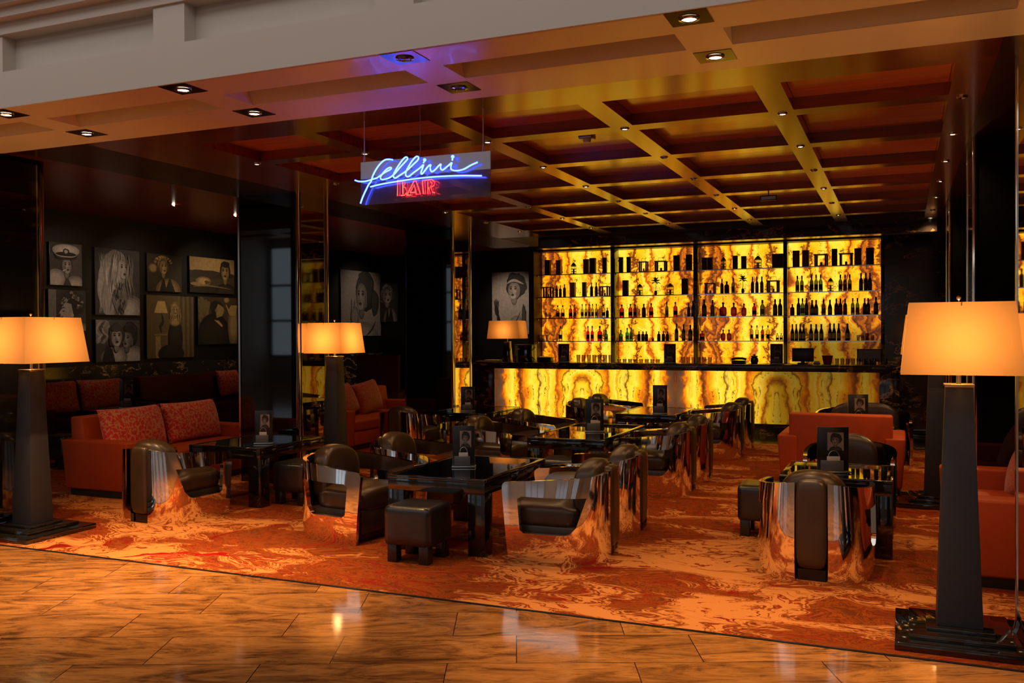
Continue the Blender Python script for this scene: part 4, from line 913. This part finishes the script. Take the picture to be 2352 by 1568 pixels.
def pic(kind, ar):
    P = []; R = random.Random(hash(kind) % 7 if False else len(kind)*3+1)
    full = lambda t: [([(0, 0), (1, 0), (1, 1), (0, 1)], t)]
    if kind == 'captain':
        P += full(.05)+[(blob(.9, .5, .3, .6), .08)]+shade(.18, .12, .34, .26, .25, .5, 4)+shade(.78, .04, .3, .2, .2, .45, 4)+[([(.4, 0), (.52, .24), (.66, 0)], .06)]
        P += cap_hair(.5, .46, .19, ar, .03, 1.08, .03, 3)+face(.51, .46, .19, ar, .42, .12, 3)
        P += shade(.48, .83, .43, .145, .35, .62, 4, 0, .02)+[(blob(.48, .71, .36, .085), .01), (blob(.48, .655, .34, .045), .02), strand([(.12, .735), (.3, .685), (.66, .685), (.84, .735)], .014, .42)]
        P += [(blob(.48, .80, .10, .075, .06, 20), .015)]+shade(.48, .80, .065, .05, .2, .5, 3, 0, 0, .1)+[strand([(.36, .335), (.47, .375)], .014, .62)]
    elif kind == 'curls':
        P += full(.05)+[([(0, 0), (.2, 0), (.2, 1), (0, 1)], .2)]+shade(.8, .0, .4, .2, .12, .3, 4)+[(blob(.64, .66, .33, .33, .05, 40, 3), .03)]
        P += [([(.36, .62), (.33, .52), (.27, .43), (.32, .40), (.30, .36), (.33, .33), (.30, .28), (.33, .22), (.42, .17), (.48, .05), (.66, .05), (.66, .4), (.6, .66), (.45, .7)], .40), ([(.42, .17), (.48, .05), (.66, .05), (.66, .4), (.56, .3)], .2), strand([(.33, .53), (.38, .57), (.45, .55)], .012, .02), strand([(.36, .47), (.42, .49)], .014, .02), strand([(.31, .33), (.38, .34)], .014, .03), (blob(.63, .38, .04, .045), .55)]
        for k in range(34): a = R.uniform(-.6, 3.3); r = R.uniform(.5, 1.02); P.append((blob(.62+.30*r*math.cos(a), .66+.28*r*math.sin(a), R.uniform(.03, .055), R.uniform(.025, .04), .15, 12, k), R.choice((.04, .12, .25, .4))))
    elif kind == 'longhair':
        P += full(.035)+shade(.72, .08, .40, .24, .12, .34, 5)+[(blob(.44, .70, .30, .28, .03, 40, 5), .2), (blob(.30, .38, .22, .42, .04, 40, 6), .26), (blob(.66, .5, .14, .3, .05, 30, 8), .1)]
        P += locks(R, .10, .46, .02, .92, 22, .022, .10, .50, .03, -.02)+face(.60, .70, .155, ar, .36, .22, 8)+locks(R, .38, .54, .30, .97, 9, .018, .12, .44, .02, -.04)
        P += locks(R, .66, .80, .25, .92, 6, .014, .03, .2, .02, .03)+locks(R, .40, .62, .0, .50, 12, .022, .01, .16, .04, .02)
    elif kind == 'couple':
        P += full(.05)+[(blob(.1, .75, .2, .3, .1, 30, 2), .2)]+locks(R, .02, .25, .45, .98, 7, .03, .05, .4, .06)+shade(.78, .08, .42, .3, .12, .34, 4)+shade(.40, .10, .30, .26, .15, .38, 4)+[([(.12, 0), (.22, .42), (.36, .3), (.42, 0)], .015)]
        P += cap_hair(.76, .60, .24, ar, .015, 1.3, .03, 6)+face(.69, .53, .215, ar, .20, -.28, 5)+fringe(.74, .56, .22, ar, .015, 1.0)+head(.44, .58, .225, ar, .035, .42, .05, 7, 1.3, .07)
    elif kind == 'halter':
        P += full(.03)+shade(.60, .02, .36, .34, .12, .36, 5)+[([(.34, 0), (.46, .42), (.53, .10), (.64, .40), (.80, 0)], .012)]+shade(.16, .62, .13, .13, .08, .25, 3)
        P += cap_hair(.44, .68, .2, ar, .08, 1.3, .1, 9, .34)+face(.45, .65, .19, ar, .40, .16, 9)
        for k in range(16): a = .2+2.8*k/15; P.append((blob(.43+.23*math.cos(a), .76+.17*math.sin(a), .045, .035, .15, 12, k), R.choice((.06, .2, .38))))
    elif kind == 'landscape':
        P += full(.05)+[([(0, .62), (1, .55), (1, 1), (0, 1)], .34), (blob(.4, .52, .6, .12, .1, 40, 4), .03), (blob(.2, .08, .5, .12, .08), .02)]+shade(.80, .0, .26, .30, .01, .03, 3)
        P += head(.78, .62, .235, ar, .012, .34, -.1, 11, 1.15, .04)+shade(.28, .32, .17, .14, .15, .42, 4, 0, .01, .03, 2)+[(blob(.36, .30, .06, .05, .15), .08), (blob(.12, .24, .12, .05), .3), strand([(.05, .16), (.4, .2), (.9, .14)], .02, .2)]
    elif kind == 'standing':
        P += full(.10)+[([(a, 0), (a+.03, 0), (a+.035, 1), (a-.01, 1)], .07 if k % 2 else .13) for k, a in enumerate([.66+.05*i for i in range(7)])]+[([(.15, .72), (.43, .72), (.37, .91), (.22, .91)], .44), strand([(.30, .40), (.27, .5), (.33, .58), (.30, .72)], .03, .02), ([(.15, .36), (.42, .36), (.42, .385), (.15, .385)], .2), ([(.17, 0), (.29, 0), (.27, .35), (.17, .35)], .25)]
        P += shade(.59, .30, .16, .34, .006, .016, 3)+[(blob(.50, .06, .28, .16), .01)]+shade(.58, .60, .13, .09, .15, .34, 4)+cap_hair(.58, .76, .085, ar, .25, 1.55, .05, 4, .42)+face(.58, .755, .08, ar, .40, .1, 4)+locks(R, .48, .54, .58, .8, 4, .012, .15, .4, .01)+locks(R, .64, .69, .58, .8, 4, .012, .15, .4, .01)
    elif kind == 'dance':
        P += full(.05)+[(blob(.12, .75, .16, .26, .15), .14), (blob(.2, .4, .14, .2, .2), .09)]+shade(.40, .18, .42, .48, .006, .02, 3)+[([(.40, .52), (.52, .50), (.62, .40), (.6, .36)], .4)]
        P += shade(.90, .38, .15, .46, .12, .3, 4)+[(blob(.46, .78, .17, .15, .04), .012)]+[([(.5, .86), (.62, .80), (.66, .74), (.64, .68), (.60, .60), (.46, .56), (.44, .74)], .26), (blob(.45, .72, .03, .04), .18), ([(.84, .84), (.78, .76), (.75, .70), (.80, .62), (.96, .6), (1, .84)], .32)]+shade(.72, .95, .08, .07, .1, .3, 3)+[strand([(.7, .86), (.78, .70)], .02, .3)]
    elif kind == 'scarf':
        P += full(.17)+shade(.50, .0, .42, .22, .12, .24, 4)+cap_hair(.60, .64, .26, ar, .02, 1.22, .04, 6)+face(.50, .60, .215, ar, .19, -.22, 6)+fringe(.58, .68, .24, ar, .02, .95)+[(blob(.84, .52, .10, .20, .05), .025)]
        P += shade(.32, .30, .10, .16, .06, .16, 3)+[strand([(.28, .3), (.26, .45), (.25, .56)], .016, .14), strand([(.34, .3), (.33, .46), (.33, .56)], .016, .13), strand([(.6, 0), (.75, .1), (.86, .24)], .014, .02)]
    elif kind == 'glove':
        P += full(.34)+shade(.66, .04, .25, .26, .2, .42, 4)+[strand([(.34, .0), (.5, .12), (.66, .22), (.78, .38)], .014, .02), strand([(.42, .0), (.60, .06), (.74, .02)], .05, .04)]
        P += cap_hair(.65, .74, .165, ar, .018, 1.3, .06, 3)+face(.60, .70, .145, ar, .42, -.18, 3)+fringe(.64, .74, .15, ar, .018, .95)+[strand([(.42, .82), (.6, .865), (.86, .80)], .022, .45), (blob(.77, .64, .012, .05), .02)]
        P += [strand([(.16, .34), (.20, .18), (.32, .02)], .05, .012), (blob(.13, .38, .055, .09, .0, 20, rot=.3), .012)]+[strand([(.09+.028*k, .42), (.075+.033*k, .5), (.085+.036*k, .58-.02*abs(k-1))], .014, .012) for k in range(4)]+shade(.86, .26, .055, .22, .015, .05, 3, wob=.05)
    elif kind == 'face':
        P += full(.30)+shade(.5, .0, .42, .24, .02, .05, 3)+cap_hair(.52, .60, .26, ar, .02, 1.25, .05, 3)+face(.48, .55, .235, ar, .36, -.14, 3)+fringe(.52, .60, .25, ar, .02, .95)
    elif kind == 'text':
        P += full(.02)
        for k in range(5): P.append(strand([(.1+.11*i, .84-.15*k+.03*math.sin(i*2.3+k)) for i in range(8-(k % 2)*2)], .010, .3))
    return P
def picture(kind, loc, w_, h_, face, lb, tint=(1, .86, .72), base=.03):
    t = thing('wall_photograph', lb, 'picture', loc, face, 'black and white photographs on the dark walls')
    MB().box(-w_/2, w_/2, 0.001, .045, 0, h_, bev=.003).build('canvas', MAT['black_plastic'], t)
    tone_mesh('photo_print', pic(kind, w_/h_), w_-.012, h_-.012, t, (0, -.001, .006), tint=tint, base=base); return t
XW = -12.3+.05
k_ = 12.25/8.8
def wallpic(kind, y0, y1, z0, z1, lb, tint):
    picture(kind, (XW, (y0+y1)/2*k_, 1.68+(z0-1.68)*k_), (y1-y0)*k_, (z1-z0)*k_, PI/2, lb, tint)
GR, GOLD_LIT = (1, .88, .80), (1, .66, .22)  # second tint puts golden light into the black and white prints
wallpic('captain', 7.408, 7.852, 2.236, 2.725, 'photo of woman in white peaked cap, top left of the photo wall', GR)
wallpic('curls', 7.384, 7.90, 1.717, 2.191, 'photo of smiling woman with curly hair in profile, below the peaked cap one', GR)
wallpic('longhair', 8.033, 8.73, 1.908, 2.718, 'tall photo of woman with very long pale hair', GR)
wallpic('couple', 8.035, 8.723, 1.339, 1.856, 'photo of a couple cheek to cheek, lower row', GR)
wallpic('halter', 8.85, 9.459, 2.225, 2.709, 'photo of woman with short curls and dark halter dress, top row', GOLD_LIT)
wallpic('standing', 8.834, 9.675, 1.362, 2.179, 'gold-lit photo of woman in black dress standing beside a lamp', GOLD_LIT)
wallpic('landscape', 9.602, 10.50, 2.236, 2.727, 'wide gold-lit photo of two people outdoors, top right of the photo wall', GOLD_LIT)
wallpic('dance', 9.752, 10.55, 1.527, 2.188, 'gold-lit photo of man in dark suit and woman, lower right of the photo wall', GOLD_LIT)
wallpic('scarf', 13.2, 14.5, 1.62, 2.77, 'large photo of dark-haired woman between the two left pillars', GR)
picture('halter', (-12.0, 20.14, 1.95), .55, 1.0, 0, 'dim photo partly hidden by the far left pillar', GR)
picture('glove', (-8.62, 20.14, 1.62), .98, 1.50, 0, 'photo of woman with headband and dark glove, above the little bar lamp', GR)
picture('captain', (-9.85, 20.14, 2.25), .35, .58, 0, 'small photo with pale cap just right of the far left pillar', GR)
picture('text', (-9.85, 20.14, 1.45), .42, .72, 0, 'small dark poster with scribbled lines beside the far left pillar', GR)
# ------------------------------------------------------------------ menu stands
def menu(x, y, z, w_, h_, rz, lb, grp, cards=1):
    t = thing('menu_stand', lb, 'menu stand', (x, y, z), math.radians(rz), grp)
    MB().box(-w_/2, w_/2, .0, .02, .012, h_, bev=.002).build('display_panel', MAT['black_plastic'], t)
    MB().box(-w_/2-.006, w_/2+.006, -.05, .035, 0, .012, bev=.002).build('base', MAT['steel'], t)
    tone_mesh('photo_print', pic('face', .75), w_*.52, h_*.40, t, (w_*.08, -.0015, h_*.48), tint=(1, .76, .62), base=.2)
    MB().box(-w_*.42, w_*.30, -.045, -.008, .014, h_*.27, bev=.002).build('card_holder', MAT['grey_box'], t)
    if cards: MB().box(-w_*.22, w_*.2, -.032, -.022, h_*.2, h_*.36, bev=.004).build('card', MAT['white'], t)
    if cards: MB().tube([(w_*.17*math.cos(a)-.0, -.027, h_*.36+.022*2*math.sin(a)) for a in [PI*i/8 for i in range(9)]], .003, 6).build('ring', MAT['steel'], t)
    if cards > 1: MB().box(w_*.1, w_*.3, -.022, -.014, h_*.2, h_*.34, bev=.003).build('card', MAT['white'], t)
    return t
TZ = .577
G_ = 'small menu stands on the tables'
menu(-3.30, 6.72, TZ, .18, .335, 22, 'menu stand with card and photo on the front centre table', G_)
menu(-3.11, 9.60, TZ, .20, .36, 20, 'menu stand with several cards on the middle table', G_, 2)
menu(-2.97, 12.0, TZ, .19, .38, 12, 'menu stand on the farthest table against the glowing bar front', G_)
menu(-.49, 7.50, TZ, .235, .35, 16, 'menu stand on the right-hand glass table', G_)
menu(-5.87, 7.42, TZ, .17, .33, 30, 'menu stand on the left table beside the orange sofa', G_)
menu(-5.58, 11.50, TZ, .19, .34, 30, 'menu stand on the distant table near the far pillar', G_)
menu(-.46, 11.25, TZ, .22, .36, 12, 'menu stand rising behind the orange sofa on the right', G_)
menu(-10.65, 10.3, TZ, .22, .40, 45, 'menu stand on the dark lounge table under the photo wall', G_)
ZB = 1.131
for x, lb in ((-5.58, 'menu stand at the left of the bar counter'), (-3.65, 'menu stand at the middle of the bar counter'), (-1.88, 'menu stand at the right of the bar counter')):
    menu(x, 15.45, ZB, .20, .33, 10, lb, 'small menu stands on the bar counter')
# ------------------------------------------------------------------ things on the counter
def tumblers(xs, y, h_, r_, grp, where, z=ZB):
    base = None
    for n_, x in enumerate(xs):
        if base is None:
            o = base = bpy.data.objects.new('tumbler', None); C.objects.link(o)
            MB().lathe([(r_*.75, 0), (r_*.8, .004), (r_, h_), (r_*.93, h_), (r_*.72, .012), (.001, .012)], seg=12, cap=False).build('glass_body', LQ['gl'], o, sharp=60)
        else: o = dup(base)
        o.location = (x, y, z); tag(o, 'clear tumbler, %s from left in the %s' % (ordn[n_], where), 'glass', grp)
tumblers([-5.36, -5.26, -5.16, -5.06, -4.96, -4.86, -4.76], 15.62, .13, .036, 'tumblers behind the left counter menu', 'row right of the left bar menu stand')
tumblers([-4.6, -4.5, -4.4, -4.3, -4.2, -4.1, -4.0, -3.9], 15.62, .06, .036, 'low glasses left of the middle counter menu', 'low row left of the middle bar menu stand')
tumblers([-3.46, -3.37, -3.28, -3.19, -3.10, -3.0], 15.62, .10, .034, 'glasses right of the middle counter menu', 'row right of the middle bar menu stand')
tumblers([-.95, -.87, -.79, -.71, -.63, -.55, -.47, -.39, -.31, -.23], 15.5, .095, .03, 'glasses at the right end of the counter', 'row at the right end of the bar')
tumblers([-6.5, -6.62], 15.36, .12, .03, 'two glasses beside the bar lamp', 'pair beside the small bar lamp')
def blk(name, lb, cat, loc, parts):
    t = thing(name, lb, cat, loc)
    for nm, m, mt in parts: m.build(nm, mt, t)
    return t
blk('bar_caddy', 'low black caddy of straws and napkins left on the counter', 'caddy', (-5.95, 15.5, ZB), [('tray', MB().box(-.13, .13, -.08, .08, 0, .085, bev=.006), MAT['black_plastic'])] + [('partition', MB().box(-.1+.05*k, -.095+.05*k, -.075, .075, .08, .10), MAT['steel']) for k in range(5)])
blk('drink_dispenser', 'smoked square container beside the small bar lamp', 'container', (-6.36, 15.55, ZB), [('tank', MB().box(-.17, .17, -.12, .12, 0, .30, bev=.006), liquid('smoky_tank', (.14, .15, .14), .15)), ('lid', MB().box(-.175, .175, -.125, .125, .30, .315, bev=.003), MAT['grey_box']), ('price_tag', MB().box(-.155, -.07, -.123, -.12, .22, .25), MAT['white'])])
blk('napkin_stack', 'folded pale napkin and papers at the left end of the counter', 'napkins', (-6.98, 15.45, ZB), [('napkin', MB().box(-.13, .15, -.1, .1, 0, .035, bev=.006), MAT['white']), ('paper', MB().box(-.3, -.1, -.12, .08, 0, .014), simple('cream_paper', (.3, .22, .08), .6))])
blk('telephone', 'black desk telephone on the counter left of the third menu', 'telephone', (-2.5, 15.55, ZB), [('base', MB().box(-.11, .11, -.1, .1, 0, .05, bev=.012), MAT['black_plastic']), ('handset', MB().tube([(-.12, -.02, .07), (-.06, -.02, .085), (.06, -.02, .085), (.12, -.02, .07)], .02), MAT['black_plastic'])])
blk('dark_jar', 'round dark jar on the counter right of the telephone', 'jar', (-2.25, 15.55, ZB), [('pot', MB().lathe([(.05, 0), (.065, .04), (.06, .09), (.04, .11)], seg=18), MAT['lamp_base']), ('lid', MB().lathe([(.055, .11), (.06, .125), (.02, .14), (.018, .155), (.001, .16)], seg=18), MAT['lamp_base'])])
blk('bar_monitor', 'dark screen turned away on the counter at the right', 'monitor', (-1.48, 15.55, ZB), [('screen_back', MB().box(-.17, .17, 0, .035, .04, .26, bev=.008), MAT['black_plastic']), ('stand', MB().box(-.08, .08, -.05, .09, 0, .02, bev=.004).box(-.03, .03, .01, .04, .02, .08), MAT['black_plastic'])])
blk('ice_bucket', 'small flared red bucket on the counter near the dark screen', 'bucket', (-1.10, 15.55, ZB), [('bucket', MB().lathe([(.055, 0), (.062, .01), (.088, .14), (.082, .14), (.058, .02), (.001, .02)], seg=20, cap=False), simple('red_plastic', (.35, .01, .01), .3))])
blk('order_terminal', 'framed grey order terminal screen at the right end of the bar', 'terminal', (-.47, 15.72, ZB), [('frame', MB().box(-.19, .19, 0, .03, .04, .245, bev=.006), MAT['black_plastic']), ('screen', MB().box(-.17, .17, -.004, .001, .055, .232), simple('dull_screen', (.20, .18, .16), .3)), ('status_bar', MB().box(-.06, .04, -.006, -.003, .19, .205), simple('screen_label', (.25, .45, .65), .4)), ('foot', MB().box(-.09, .09, -.05, .1, 0, .04, bev=.006), MAT['black_plastic'])])
blk('card_tray', 'small green-lit card tray between dark screen and red bucket', 'tray', (-1.25, 15.4, ZB), [('tray', MB().box(-.05, .05, -.04, .04, 0, .03, bev=.004), MAT['grey_box']), ('cards', MB().box(-.04, .04, -.02, .02, .03, .055), MAT['white'])])
for o in list(bpy.data.objects):
    if o.type == 'MESH' and len(o.data.materials) == 0: print('no material', o.name)
